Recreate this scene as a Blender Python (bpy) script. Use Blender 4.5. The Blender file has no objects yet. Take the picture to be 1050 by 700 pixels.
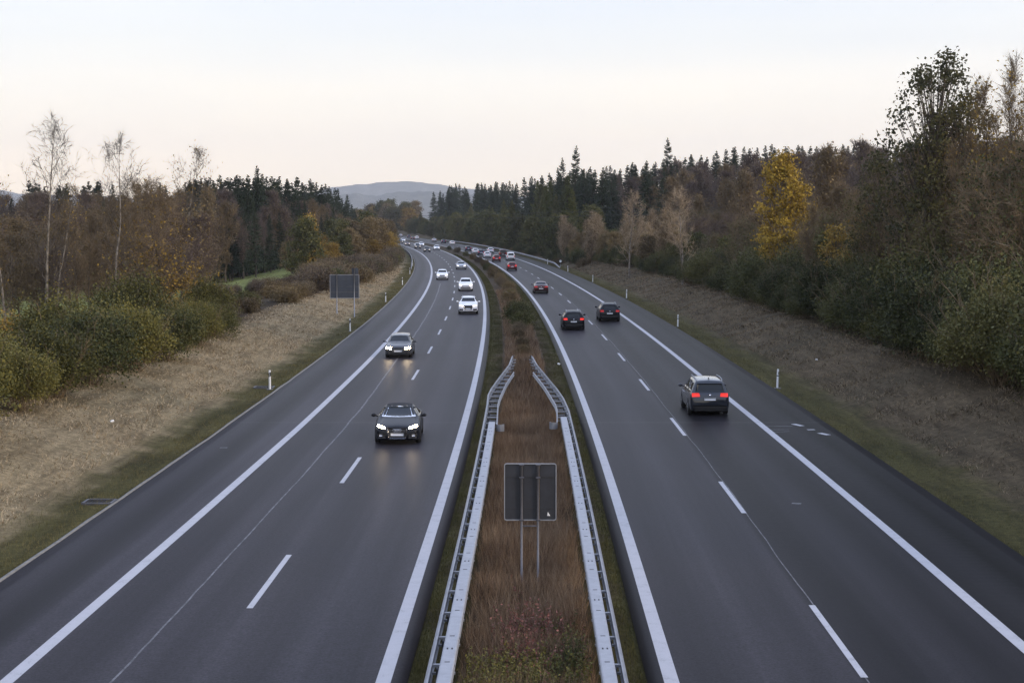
import bpy, math, random
import numpy as np
from mathutils import Vector, Matrix
from mathutils.bvhtree import BVHTree

PI = math.pi
scene = bpy.context.scene
COL = scene.collection
random.seed(5)

# ------------------------------------------------------------------ road frame
def xc(y):
    y1 = min(max(y, 40.0), 620.0)
    v = -.10 + .01307*min(y, 620.0) - .0002585/2*(y1-40)**2
    if y > 620: v += (y-620)*(.01307-.0002585*580)
    return v
def slope(y):
    return (xc(y+1)-xc(y-1))/2
def heading(y):            # rotation about z that turns +Y into the road's direction
    return -math.atan(slope(y))
VXC = np.vectorize(xc)
def smooth(a, b, x):
    t = np.clip((x-a)/(b-a), 0, 1); return t*t*(3-2*t)

RW_L, RW_R = -13.3, 13.4     # outer edges of the asphalt
RM_L, RM_R = -2.38, 2.38     # inner edges of the asphalt

def vnoise(x, y, s, seed):
    # cheap smooth value noise, vectorised
    x = np.asarray(x)/s; y = np.asarray(y)/s
    xi = np.floor(x); yi = np.floor(y); xf = x-xi; yf = y-yi
    xf = xf*xf*(3-2*xf); yf = yf*yf*(3-2*yf)
    def h(a, b):
        v = np.sin(a*127.1+b*311.7+seed*74.7)*43758.5453
        return v-np.floor(v)
    return (h(xi,yi)*(1-xf)+h(xi+1,yi)*xf)*(1-yf)+(h(xi,yi+1)*(1-xf)+h(xi+1,yi+1)*xf)*yf-.5

def H(t, y):
    t = np.asarray(t, float); y = np.asarray(y, float)
    a = np.abs(t)
    z = np.where(a < 13.45, -.06, 0.0)
    z = np.where(a < 2.3, -.03+.04*np.cos(a*PI/2/2.3), z)
    shoulder = smooth(13.5, 13.8, a)
    # left bank and the lower fields behind it
    L = -.03*shoulder + 1.15*smooth(14.5, 21, -t)*(.55+.45*smooth(260, 120, y)) - 4.4*smooth(24, 62, -t) - 2.5*smooth(150, 500, -t)
    # right bank, the wood climbs a hill
    hill = smooth(150, 420, y)*(1-smooth(650, 1150, y))
    R = -.03*shoulder + 1.5*smooth(14.5, 21.5, t) + (7.5*smooth(28, 75, t) + 8*smooth(75, 220, t))*hill + 1.2*smooth(24, 60, t)*(1-hill)
    z = z + np.where(t < 0, L, R)
    out = smooth(14.2, 17, a)
    z = z + out*(vnoise(t, y, 6, 1)*.35 + vnoise(t, y, 1.7, 2)*.14 + vnoise(t, y, .6, 3)*.05)
    z = z + smooth(60, 200, a)*vnoise(t, y, 90, 4)*1.5
    z = z - 12*smooth(1200, 3000, y)
    return z
def ground(t, y): return float(H(t, y))
def at(t, y, dz=0.0):
    return (xc(y)+t, y, ground(t, y)+dz)

# ------------------------------------------------------------------ object helpers
def tag(o, label=None, cat=None, group=None, kind=None):
    if label: o['label'] = label
    if cat: o['category'] = cat
    if group: o['group'] = group
    if kind: o['kind'] = kind
    return o
def link(name, me, mat=None, parent=None):
    o = bpy.data.objects.new(name, me); COL.objects.link(o)
    if mat is not None:
        for m in (mat if isinstance(mat, (list, tuple)) else [mat]): me.materials.append(m)
    if parent is not None: o.parent = parent
    return o
def empty(name, loc=(0,0,0), rz=0.0):
    o = bpy.data.objects.new(name, None); COL.objects.link(o)
    o.location = loc; o.rotation_euler = (0,0,rz); o.empty_display_size = .3
    return o
def npmesh(name, V, quads=None, tris=None, qmat=None, tmat=None, smooth_=False):
    me = bpy.data.meshes.new(name)
    V = np.asarray(V, np.float32).reshape(-1, 3)
    q = np.zeros((0,4), np.int32) if quads is None else np.asarray(quads, np.int32).reshape(-1,4)
    t = np.zeros((0,3), np.int32) if tris is None else np.asarray(tris, np.int32).reshape(-1,3)
    me.vertices.add(len(V)); me.vertices.foreach_set('co', V.ravel())
    me.loops.add(len(q)*4+len(t)*3); me.polygons.add(len(q)+len(t))
    me.loops.foreach_set('vertex_index', np.concatenate([q.ravel(), t.ravel()]).astype(np.int32))
    st = np.concatenate([np.arange(len(q))*4, len(q)*4+np.arange(len(t))*3]).astype(np.int32)
    me.polygons.foreach_set('loop_start', st)
    try: me.polygons.foreach_set('loop_total', np.concatenate([np.full(len(q),4), np.full(len(t),3)]).astype(np.int32))
    except Exception: pass
    if qmat is not None or tmat is not None:
        mi = np.concatenate([np.zeros(len(q)) if qmat is None else np.broadcast_to(qmat, len(q)),
                             np.zeros(len(t)) if tmat is None else np.broadcast_to(tmat, len(t))]).astype(np.int32)
        me.polygons.foreach_set('material_index', mi)
    if smooth_: me.polygons.foreach_set('use_smooth', np.ones(len(q)+len(t), bool))
    me.update(calc_edges=True); me.validate()
    return me

class MB:
    """collects boxes, tubes and lofts into one mesh"""
    def __init__(s): s.v = []; s.f = []; s.sm = []
    def add(s, vs, fs, sm=False):
        b = len(s.v); s.v += [tuple(v) for v in vs]
        s.f += [tuple(i+b for i in f) for f in fs]; s.sm += [sm]*len(fs); return s
    def box(s, c, d, M=None):
        x, y, z = d[0]/2, d[1]/2, d[2]/2
        vs = [Vector((sx*x, sy*y, sz*z)) for sx in (-1,1) for sy in (-1,1) for sz in (-1,1)]
        if M is not None: vs = [M @ v for v in vs]
        vs = [v+Vector(c) for v in vs]
        return s.add(vs, [(0,1,3,2),(4,6,7,5),(0,4,5,1),(2,3,7,6),(0,2,6,4),(1,5,7,3)])
    def bbox(s, c, d, r=.02, M=None):
        """box with chamfered edges"""
        x, y, z = d[0]/2, d[1]/2, d[2]/2; r = min(r, x*.9, y*.9, z*.9)
        vs = []; idx = {}
        for sx in (-1,1):
            for sy in (-1,1):
                for sz in (-1,1):
                    for a in range(3):
                        p = [sx*(x-(r if a != 0 else 0)), sy*(y-(r if a != 1 else 0)), sz*(z-(r if a != 2 else 0))]
                        idx[(sx,sy,sz,a)] = len(vs); v = Vector(p)
                        if M is not None: v = M @ v
                        vs.append(v+Vector(c))
        fs = []
        S = (-1, 1)
        for a in range(3):
            b, e = [k for k in range(3) if k != a]
            for s0 in S:
                q = []
                for (sb, se) in ((-1,-1),(1,-1),(1,1),(-1,1)):
                    k = [0,0,0]; k[a] = s0; k[b] = sb; k[e] = se; q.append(idx[(k[0],k[1],k[2],a)])
                fs.append(tuple(q))
            for sb in S:
                for se in S:
                    k0 = [0,0,0]; k0[b] = sb; k0[e] = se; k1 = list(k0); k0[a] = -1; k1[a] = 1
                    fs.append((idx[(*k0,b)], idx[(*k1,b)], idx[(*k1,e)], idx[(*k0,e)]))
        for sx in S:
            for sy in S:
                for sz in S: fs.append((idx[(sx,sy,sz,0)], idx[(sx,sy,sz,1)], idx[(sx,sy,sz,2)]))
        return s.add(vs, fs)
    def tube(s, pts, r, n=8, cap=True):
        pts = [Vector(p) for p in pts]
        rs = r if isinstance(r, (list, tuple)) else [r]*len(pts)
        vs = []; up = Vector((0,0,1))
        for i, p in enumerate(pts):
            d = (pts[min(i+1, len(pts)-1)]-pts[max(i-1, 0)]).normalized()
            a = d.cross(up if abs(d.z) < .9 else Vector((1,0,0))).normalized(); b = d.cross(a)
            for k in range(n):
                an = 2*PI*k/n; vs.append(p+(a*math.cos(an)+b*math.sin(an))*rs[i])
        fs = []
        for i in range(len(pts)-1):
            for k in range(n): fs.append((i*n+k, i*n+(k+1)%n, (i+1)*n+(k+1)%n, (i+1)*n+k))
        if cap: fs.append(tuple(range(n))); fs.append(tuple((len(pts)-1)*n+k for k in reversed(range(n))))
        return s.add(vs, fs, True)
    def sweep(s, prof, path, closed=False):
        """prof: (lateral, z) points; path: (x, y, z, heading)"""
        vs = []; m = len(prof)
        for (x, y, z, hd) in path:
            cx, sy = math.cos(hd), math.sin(hd)
            for (a, b) in prof: vs.append((x+a*cx, y+a*sy, z+b))
        fs = []
        rng = m if closed else m-1
        for i in range(len(path)-1):
            for k in range(rng): fs.append((i*m+k, i*m+(k+1)%m, (i+1)*m+(k+1)%m, (i+1)*m+k))
        if closed: fs.append(tuple(range(m))); fs.append(tuple((len(path)-1)*m+k for k in reversed(range(m))))
        return s.add(vs, fs)
    def mesh(s, name):
        me = bpy.data.meshes.new(name); me.from_pydata([tuple(v) for v in s.v], [], s.f)
        me.polygons.foreach_set('use_smooth', s.sm); me.update(); me.validate(); return me
    def build(s, name, mat=None, parent=None): return link(name, s.mesh(name), mat, parent)

def copy_tree(o, parent=None):
    c = o.copy(); COL.objects.link(c)
    if parent is not None: c.parent = parent
    for ch in list(o.children): copy_tree(ch, c)
    return c

# ------------------------------------------------------------------ materials
class NT:
    def __init__(s, name):
        s.m = bpy.data.materials.new(name); s.m.use_nodes = True
        s.t = s.m.node_tree; s.p = s.t.nodes['Principled BSDF']; s.out = s.t.nodes['Material Output']
    def n(s, typ, **kw):
        nd = s.t.nodes.new(typ)
        for k, v in kw.items():
            if isinstance(k, str) and hasattr(nd, k): setattr(nd, k, v)
        return nd
    def l(s, a, b): s.t.links.new(a, b)
    def coord(s, kind='Object'):
        return s.n('ShaderNodeTexCoord').outputs[kind]
    def noise(s, vec, scale, detail=4, rough=.55, lac=2.0):
        nd = s.n('ShaderNodeTexNoise'); nd.inputs['Scale'].default_value = scale
        nd.inputs['Detail'].default_value = detail; nd.inputs['Roughness'].default_value = rough
        if vec is not None: s.l(vec, nd.inputs['Vector'])
        return nd.outputs['Fac']
    def ramp(s, fac, stops, interp='LINEAR'):
        nd = s.n('ShaderNodeValToRGB'); cr = nd.color_ramp; cr.interpolation = interp
        while len(cr.elements) < len(stops): cr.elements.new(.5)
        for e, (p, c) in zip(cr.elements, stops):
            e.position = p; e.color = (*c, 1) if len(c) == 3 else c
        s.l(fac, nd.inputs['Fac']); return nd.outputs['Color']
    def math(s, op, a, b=None, c=None):
        nd = s.n('ShaderNodeMath'); nd.operation = op
        for i, v in enumerate((a, b, c)):
            if v is None: continue
            if isinstance(v, (int, float)): nd.inputs[i].default_value = v
            else: s.l(v, nd.inputs[i])
        return nd.outputs[0]
    def mix(s, fac, a, b, mode='MIX'):
        nd = s.n('ShaderNodeMix'); nd.data_type = 'RGBA'; nd.blend_type = mode
        for sock, v in ((nd.inputs[0], fac), (nd.inputs[6], a), (nd.inputs[7], b)):
            if isinstance(v, (int, float)): sock.default_value = v
            elif isinstance(v, tuple): sock.default_value = (*v, 1)
            else: s.l(v, sock)
        return nd.outputs[2]
    def bump(s, height, strength=.3, dist=.05):
        nd = s.n('ShaderNodeBump'); nd.inputs['Strength'].default_value = strength; nd.inputs['Distance'].default_value = dist
        s.l(height, nd.inputs['Height']); s.l(nd.outputs[0], s.p.inputs['Normal'])
    def mapping(s, vec, scale):
        nd = s.n('ShaderNodeMapping'); nd.inputs['Scale'].default_value = scale; s.l(vec, nd.inputs['Vector']); return nd.outputs[0]

def plain(name, col, rough=.6, metal=0.0, coat=0.0, var=.12, scale=8.0, spec=.5):
    k = NT(name); p = k.p
    n = k.noise(k.coord(), scale, 5)
    d = tuple(c*(1-var) for c in col); u = tuple(min(c*(1+var), 1) for c in col)
    k.l(k.ramp(n, [(.3, d), (.7, u)]), p.inputs['Base Color'])
    p.inputs['Roughness'].default_value = rough; p.inputs['Metallic'].default_value = metal
    p.inputs['Coat Weight'].default_value = coat; p.inputs['Coat Roughness'].default_value = .06
    p.inputs['Specular IOR Level'].default_value = spec
    return k.m
def emit(name, col, strength, base=(.8,.8,.8)):
    k = NT(name); p = k.p
    p.inputs['Base Color'].default_value = (*base, 1); p.inputs['Emission Color'].default_value = (*col, 1)
    p.inputs['Emission Strength'].default_value = strength; p.inputs['Roughness'].default_value = .2
    return k.m

def leafmat(name, cols, rough=.6, trans=.15, nscale=.6):
    """cols: dark, mid, light base colours of the leaves themselves; varies by leaf, clump and tree"""
    k = NT(name); p = k.p
    g = k.n('ShaderNodeNewGeometry'); oi = k.n('ShaderNodeObjectInfo')
    n = k.noise(k.coord(), nscale, 3, .6)
    v = k.math('ADD', k.math('MULTIPLY', g.outputs['Random Per Island'], .5), k.math('MULTIPLY', n, .75))
    v = k.math('ADD', v, k.math('MULTIPLY', k.math('SUBTRACT', oi.outputs['Random'], .5), .45))
    c = k.ramp(v, [(.30, cols[0]), (.58, cols[1]), (.86, cols[2])])
    k.l(c, p.inputs['Base Color']); p.inputs['Roughness'].default_value = rough
    p.inputs['Specular IOR Level'].default_value = .15
    tr = k.n('ShaderNodeBsdfTranslucent'); k.l(c, tr.inputs['Color'])
    mx = k.n('ShaderNodeMixShader'); mx.inputs[0].default_value = trans
    k.l(p.outputs[0], mx.inputs[1]); k.l(tr.outputs[0], mx.inputs[2]); k.l(mx.outputs[0], k.out.inputs['Surface'])
    return k.m
def barkmat(name, a, b, scale=3.0, stretch=(1,1,.25)):
    k = NT(name); oi = k.n('ShaderNodeObjectInfo')
    n = k.noise(k.mapping(k.coord(), stretch), scale, 5, .7)
    c = k.ramp(n, [(.35, a), (.62, b)])
    k.l(c, k.p.inputs['Base Color']); k.p.inputs['Roughness'].default_value = .85
    k.p.inputs['Specular IOR Level'].default_value = .2
    return k.m

M = {}
M['bark'] = barkmat('grey brown bark', (.045,.036,.028), (.11,.092,.075))
M['bark_dark'] = barkmat('dark bark', (.022,.018,.015), (.06,.05,.04))
M['bark_birch'] = barkmat('birch bark', (.055,.045,.036), (.27,.24,.205), 2.2, (1,1,.9))
M['twig_brown'] = barkmat('brown twigs', (.10,.075,.048), (.20,.15,.096), 1.0)
M['twig_purple'] = barkmat('purple brown twigs', (.07,.053,.05), (.13,.098,.088), 1.0)
M['twig_pale'] = barkmat('pale dry twigs', (.22,.165,.11), (.40,.31,.21), 1.0)
M['spruce'] = leafmat('spruce needles', [(.012,.022,.013), (.022,.038,.02), (.045,.06,.03)], nscale=.5, trans=.05)
M['larch'] = leafmat('yellow green larch needles', [(.05,.06,.018), (.085,.1,.03), (.13,.125,.035)], nscale=.4)
M['olive'] = leafmat('olive green leaves', [(.035,.042,.016), (.07,.074,.026), (.13,.12,.042)])
M['hedge'] = leafmat('dark green hedge leaves', [(.022,.028,.011), (.046,.053,.019), (.095,.096,.034)])
M['hedge_l'] = leafmat('moss green bush leaves', [(.045,.046,.015), (.095,.09,.026), (.17,.15,.042)])
M['rust'] = leafmat('rust brown autumn leaves', [(.075,.055,.03), (.135,.098,.05), (.21,.155,.075)])
M['gold'] = leafmat('golden yellow leaves', [(.19,.125,.022), (.36,.24,.038), (.52,.38,.07)], nscale=.5, trans=.25)
M['goldbrown'] = leafmat('yellow brown leaves', [(.12,.075,.022), (.22,.14,.03), (.34,.23,.05)])
M['darkleaf'] = leafmat('dark olive poplar leaves', [(.04,.042,.018), (.075,.072,.03), (.14,.12,.045)], trans=.3)
M['heath'] = leafmat('purple brown shrub leaves', [(.065,.048,.036), (.115,.086,.058), (.17,.135,.08)])
M['pink'] = leafmat('pinkish red stalks', [(.09,.036,.03), (.17,.07,.058), (.30,.15,.13)])

def grassmat(name, stops, rough=.8):
    k = NT(name); g = k.n('ShaderNodeNewGeometry')
    n = k.noise(k.coord(), .35, 4, .6)
    v = k.math('ADD', k.math('MULTIPLY', g.outputs['Random Per Island'], .45), k.math('MULTIPLY', n, .7))
    c = k.ramp(v, stops)
    k.l(c, k.p.inputs['Base Color']); k.p.inputs['Roughness'].default_value = rough; k.p.inputs['Specular IOR Level'].default_value = .1
    return k.m
M['grass_red'] = grassmat('dry red brown grass', [(.28,(.04,.026,.018)), (.42,(.10,.062,.04)), (.60,(.18,.115,.072)), (.78,(.32,.235,.155))])
M['grass_straw'] = grassmat('mown straw', [(.3,(.09,.065,.04)), (.5,(.25,.19,.115)), (.7,(.44,.355,.235))])
M['grass_rbank'] = grassmat('dead brown bank grass', [(.3,(.034,.026,.016)), (.5,(.105,.082,.052)), (.7,(.24,.185,.12))])
M['grass_green'] = grassmat('short verge grass', [(.25,(.04,.042,.016)), (.5,(.085,.078,.03)), (.75,(.18,.15,.07))])
M['grass_moss'] = grassmat('mossy median grass', [(.25,(.026,.028,.011)), (.5,(.05,.05,.018)), (.8,(.09,.082,.03))])

# terrain, coloured by what grows at each distance from the road
def terrain_mat():
    k = NT('ground soil grass and straw')
    at_ = k.n('ShaderNodeAttribute'); at_.attribute_name = 'lateral'
    ay = k.n('ShaderNodeAttribute'); ay.attribute_name = 'along'
    co = k.coord('Object')
    n1 = k.noise(co, .45, 5, .6); n2 = k.noise(co, 3.2, 7, .75); n3 = k.noise(co, .06, 4, .6); n4 = k.noise(co, 28.0, 3, .7)
    lat = k.math('ADD', at_.outputs['Fac'], k.math('MULTIPLY', k.math('SUBTRACT', n1, .5), 3.2))
    lat = k.math('ADD', lat, k.math('MULTIPLY', k.math('SUBTRACT', n2, .5), 1.2))
    f = k.math('DIVIDE', k.math('ADD', lat, 60.0), 120.0)
    P = lambda t: (t+60)/120
    straw, moss, soil = (.25,.20,.122), (.072,.066,.027), (.06,.045,.03)
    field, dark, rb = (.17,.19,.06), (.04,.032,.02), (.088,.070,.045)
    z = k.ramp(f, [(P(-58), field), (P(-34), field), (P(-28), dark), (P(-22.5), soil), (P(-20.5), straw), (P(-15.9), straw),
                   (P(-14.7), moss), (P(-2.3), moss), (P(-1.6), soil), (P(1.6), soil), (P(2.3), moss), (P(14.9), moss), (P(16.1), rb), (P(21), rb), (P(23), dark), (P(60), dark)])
    var = k.ramp(k.math('ADD', k.math('MULTIPLY', n2, .6), k.math('MULTIPLY', n4, .4)), [(.34, (.40,.40,.40)), (.5, (.95,.94,.93)), (.64, (1.6,1.56,1.5))])
    c = k.mix(1.0, z, var, 'MULTIPLY')
    big = k.ramp(n3, [(.35, (.8,.82,.8)), (.65, (1.15,1.1,1.05))])
    c = k.mix(1.0, c, big, 'MULTIPLY')
    cb = k.n('ShaderNodeCombineXYZ'); k.l(at_.outputs['Fac'], cb.inputs[0]); k.l(ay.outputs['Fac'], cb.inputs[1])
    sw = k.noise(k.mapping(cb.outputs[0], (1.5, .16, 1)), 1.0, 5, .65)
    c = k.mix(1.0, c, k.ramp(sw, [(.34, (.62,.60,.58)), (.5, (1,1,1)), (.66, (1.3,1.3,1.3))]), 'MULTIPLY')
    k.l(c, k.p.inputs['Base Color']); k.p.inputs['Roughness'].default_value = .95; k.p.inputs['Specular IOR Level'].default_value = .1
    k.bump(k.math('ADD', n2, k.math('MULTIPLY', n4, .5)), .7, .12)
    return k.m
M['terrain'] = terrain_mat()

def asphalt_mat(name, side):
    k = NT(name)
    la = k.n('ShaderNodeAttribute'); la.attribute_name = 'lateral'
    al = k.n('ShaderNodeAttribute'); al.attribute_name = 'along'
    co = k.coord('Object')
    # coordinates that run with the road, stretched along it
    cb = k.n('ShaderNodeCombineXYZ'); k.l(la.outputs['Fac'], cb.inputs[0]); k.l(al.outputs['Fac'], cb.inputs[1])
    rv = cb.outputs[0]
    streak = k.noise(k.mapping(rv, (2.2, .03, 1)), 1.0, 4, .6)
    blot = k.noise(k.mapping(rv, (.35, .05, 1)), 1.0, 4, .6)
    fine = k.noise(co, 14, 4, .85); mid = k.noise(co, 3.5, 5, .75)
    lat = k.math('ADD', la.outputs['Fac'], k.math('MULTIPLY', k.math('SUBTRACT', streak, .5), .35))
    f = k.math('DIVIDE', k.math('ADD', lat, 15.0), 30.0)
    P = lambda t: (t+15)/30
    g = lambda v: (v, v*.93, v*1.10)
    if side < 0:
        stops = [(-13.3,.052),(-12.6,.05),(-11.9,.040),(-11.5,.042),(-11.0,.058),(-10.2,.06),(-9.9,.05),(-9.2,.046),(-8.2,.056),(-7.3,.048),(-6.4,.054),(-5.6,.047),(-4.6,.056),(-3.7,.049),(-2.9,.055),(-2.4,.04)]
    else:
        stops = [(2.38,.035),(2.9,.05),(3.8,.045),(4.8,.052),(5.8,.045),(6.5,.050),(6.62,.050),(6.66,.041),(7.6,.037),(8.6,.045),(9.5,.037),(10.4,.042),(10.6,.034),(11.6,.038),(12.3,.031),(13.4,.04)]
    c = k.ramp(f, [(P(a), g((.048+(b-.048)*2.7)*.60)) for a, b in stops])
    var = k.ramp(k.math('ADD', k.math('MULTIPLY', fine, .6), k.math('MULTIPLY', mid, .4)), [(.36, (.50,.50,.50)), (.64, (1.55,1.55,1.55))])
    c = k.mix(1.0, c, var, 'MULTIPLY')
    v2 = k.ramp(k.math('ADD', k.math('MULTIPLY', streak, .5), k.math('MULTIPLY', blot, .5)), [(.36, (.76,.76,.77)), (.64, (1.20,1.19,1.18))])
    c = k.mix(1.0, c, v2, 'MULTIPLY')
    # paving joints across the road every now and then
    fr = k.math('FRACT', k.math('DIVIDE', k.math('ADD', al.outputs['Fac'], -4.0), 45.0))
    joint = k.math('LESS_THAN', k.math('ABSOLUTE', k.math('SUBTRACT', fr, .5)), .0012)
    c = k.mix(k.math('MULTIPLY', joint, .5), c, (.11,.107,.11))
    # fine rolled ripples in the hard shoulder
    rip = k.math('SINE', k.math('MULTIPLY', al.outputs['Fac'], 2*PI/.42))
    a_ = k.math('ABSOLUTE', la.outputs['Fac'])
    insh = k.math('MULTIPLY', k.math('GREATER_THAN', a_, 11.2), k.math('LESS_THAN', a_, 12.2))
    c = k.mix(k.math('MULTIPLY', insh, k.math('MULTIPLY', k.math('ADD', rip, 1), .12)), c, (.022,.021,.023))
    k.l(c, k.p.inputs['Base Color'])
    k.l(k.math('ADD', k.math('MULTIPLY', mid, .12), .40), k.p.inputs['Roughness'])
    k.p.inputs['Specular IOR Level'].default_value = .035
    k.bump(k.math('ADD', fine, k.math('MULTIPLY', mid, .3)), .25, .006)
    return k.m
M['asph_l'] = asphalt_mat('left carriageway asphalt', -1)
M['asph_r'] = asphalt_mat('right carriageway asphalt', 1)
def paint_mat(name, base, wear, low=.45):
    k = NT(name); co = k.coord('Object')
    n = k.noise(co, 30, 4, .8); n2 = k.noise(co, 2.2, 4, .7)
    v = k.math('ADD', k.math('MULTIPLY', n, .5), k.math('MULTIPLY', n2, .5))
    c = k.ramp(v, [(wear, tuple(b*low for b in base)), (wear+.12, tuple(b*.88 for b in base)), (.8, base)])
    k.l(c, k.p.inputs['Base Color']); k.p.inputs['Roughness'].default_value = .6
    return k.m
M['paint'] = paint_mat('white road paint', (.47,.465,.49), .34)
M['paint_old'] = paint_mat('worn crack sealing', (.20,.195,.21), .45, .2)
M['kerb'] = plain('pale edge stone', (.20,.185,.16), .9, var=.3, scale=5)
M['galv'] = plain('galvanised steel', (.27,.28,.31), .5, .6, var=.18, scale=3)
M['galv_white'] = plain('light zinc steel beam', (.33,.34,.37), .55, .25, var=.10, scale=5)
M['galv_dark'] = plain('weathered dark steel', (.10,.10,.115), .5, .6, var=.25, scale=6)
M['post_grey'] = plain('dull grey steel tube', (.13,.13,.145), .6, .3)
M['slot'] = plain('black slot', (.015,.015,.018), .8)
M['sign_back'] = plain('dark slate sign backing', (.015,.017,.024), .6, 0, var=.35, scale=3)
M['sign_back2'] = plain('blue grey sign backing', (.03,.038,.055), .6, 0, var=.2, scale=2)
M['white_plastic'] = plain('white plastic', (.74,.75,.76), .45, var=.06)
M['black_plastic'] = plain('black plastic', (.02,.02,.022), .5)
M['reflector'] = plain('grey reflector', (.35,.37,.40), .2, .3)
M['sticker'] = plain('white sticker', (.75,.75,.75), .5)
M['wire'] = plain('dark cable', (.03,.03,.03), .6)
# vehicles
def paintm(name, col, rough=.32, flake=.1, coat=.6):
    k = NT(name); p = k.p
    n = k.noise(k.coord(), 1.5, 3)
    k.l(k.ramp(n, [(.3, tuple(c*.92 for c in col)), (.7, tuple(min(1, c*1.06) for c in col))]), p.inputs['Base Color'])
    p.inputs['Roughness'].default_value = rough; p.inputs['Metallic'].default_value = flake
    p.inputs['Coat Weight'].default_value = coat; p.inputs['Coat Roughness'].default_value = .05; p.inputs['Specular IOR Level'].default_value = .25
    return k.m
P = dict(black=paintm('black car paint', (.004,.005,.009), .4, 0, .12), charcoal=paintm('charcoal car paint', (.014,.018,.027), .3, .1, 1.0),
         white=paintm('white car paint', (.84,.85,.88), .35, 0), silver=paintm('silver car paint', (.42,.44,.48), .3, .6),
         red=paintm('red car paint', (.15,.010,.012), .3, .1), darkred=paintm('dark red car paint', (.045,.007,.011), .3, .1),
         blue=paintm('dark blue car paint', (.012,.022,.06), .3, .3), darkgrey=paintm('dark grey car paint', (.05,.052,.06), .3, .4))
M['softtop'] = plain('black fabric roof', (.012,.012,.015), .85, var=.2, scale=30)
k = NT('dark car glass'); k.p.inputs['Base Color'].default_value = (.012,.016,.02,1); k.p.inputs['Roughness'].default_value = .04
k.p.inputs['Specular IOR Level'].default_value = .35; M['glass'] = k.m
M['chrome'] = plain('chrome trim', (.75,.76,.8), .12, 1, var=.03)
M['tyre'] = plain('tyre rubber', (.015,.015,.016), .85)
M['rim'] = plain('alloy rim', (.42,.43,.46), .3, .8)
M['grille'] = plain('black grille', (.012,.012,.014), .45)
M['plate'] = plain('white number plate', (.62,.64,.68), .4, var=.05)
M['plate_blue'] = plain('blue plate band', (.02,.05,.3), .4)
M['head'] = emit('lit headlamp lens', (1.0,.76,.47), 110.0)
M['head_far'] = emit('lit distant headlamp lens', (1.0,.84,.66), 1.5)
M['head_off'] = plain('clear lamp lens', (.55,.56,.6), .1, .4)
M['tail'] = emit('lit tail lamp lens', (1.0,.02,.01), .3, (.22,.004,.004))
M['brake'] = emit('bright tail lamp lens', (1.0,.03,.012), 1.0, (.22,.004,.004))
M['tail_off'] = plain('red lamp lens', (.30,.012,.012), .15)

# ------------------------------------------------------------------ ground
def build_ground():
    ys = np.concatenate([np.arange(-60, 20, 8), np.arange(20, 200, 1.6), np.arange(200, 700, 5), np.arange(700, 1400, 20), np.geomspace(1400, 10800, 24)])
    pos = np.concatenate([[0,.6,1.2,1.7,2.1,2.35,2.6,6,10,12.9,13.42,13.55,13.9,14.4], np.arange(15, 26, .55), np.arange(26, 70, 3), np.geomspace(70, 6000, 38)])
    ts = np.concatenate([-pos[::-1][:-1], pos])
    T, Y = np.meshgrid(ts, ys)
    X = VXC(Y)+T; Z = H(T, Y)
    n, m = T.shape
    V = np.stack([X, Y, Z], -1).reshape(-1,3)
    i = np.arange(n*m).reshape(n, m)
    Q = np.stack([i[:-1,:-1], i[:-1,1:], i[1:,1:], i[1:,:-1]], -1).reshape(-1,4)
    me = npmesh('ground', V, Q, smooth_=True)
    for nm, arr in (('lateral', T), ('along', Y)):
        a = me.attributes.new(nm, 'FLOAT', 'POINT'); a.data.foreach_set('value', arr.astype(np.float32).ravel())
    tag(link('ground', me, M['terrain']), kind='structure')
build_ground()

def strip(name, t0, t1, y0, y1, z, mat, dy=2.0, nt=1, skirt=False, wob=0.0, parent=None, kind='structure', seed=0):
    n = max(2, int((y1-y0)/dy)+1)
    ys = np.linspace(y0, y1, n)
    ts0 = np.interp(ys, *t0) if isinstance(t0, tuple) else np.full(n, t0)
    ts1 = np.interp(ys, *t1) if isinstance(t1, tuple) else np.full(n, t1)
    w = wob*(vnoise(ys, ys*0, 3, seed)+.5*vnoise(ys, ys*0, .9, seed+1)) if wob else 0
    U = np.linspace(0, 1, nt+1)
    T = ts0[:,None]*(1-U)+ts1[:,None]*U + (w[:,None] if wob else 0)
    Y = np.repeat(ys[:,None], nt+1, 1)
    Z = np.full_like(T, z)
    if skirt:
        T = np.concatenate([T[:,:1], T, T[:,-1:]], 1); Y = np.concatenate([Y[:,:1], Y, Y[:,-1:]], 1)
        Z = np.concatenate([Z[:,:1]-.15, Z, Z[:,-1:]-.15], 1)
    V = np.stack([VXC(Y)+T, Y, Z], -1).reshape(-1,3)
    a, b = T.shape; i = np.arange(a*b).reshape(a, b)
    Q = np.stack([i[:-1,:-1], i[:-1,1:], i[1:,1:], i[1:,:-1]], -1).reshape(-1,4)
    me = npmesh(name, V, Q)
    for nm, arr in (('lateral', T), ('along', Y)):
        at_ = me.attributes.new(nm, 'FLOAT', 'POINT'); at_.data.foreach_set('value', arr.astype(np.float32).ravel())
    o = link(name, me, mat, parent)
    if kind: tag(o, kind=kind)
    return o
YE = 1300
strip('road', RW_L, RM_L, 5, YE, 0.0, M['asph_l'], 4, 24, True)
strip('road', RM_R, RW_R, 5, YE, 0.0, M['asph_r'], 4, 24, True)
strip('kerb', -13.42, -13.30, 5, 420, .012, M['kerb'], 1, 1, True, wob=.05, seed=3)

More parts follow.
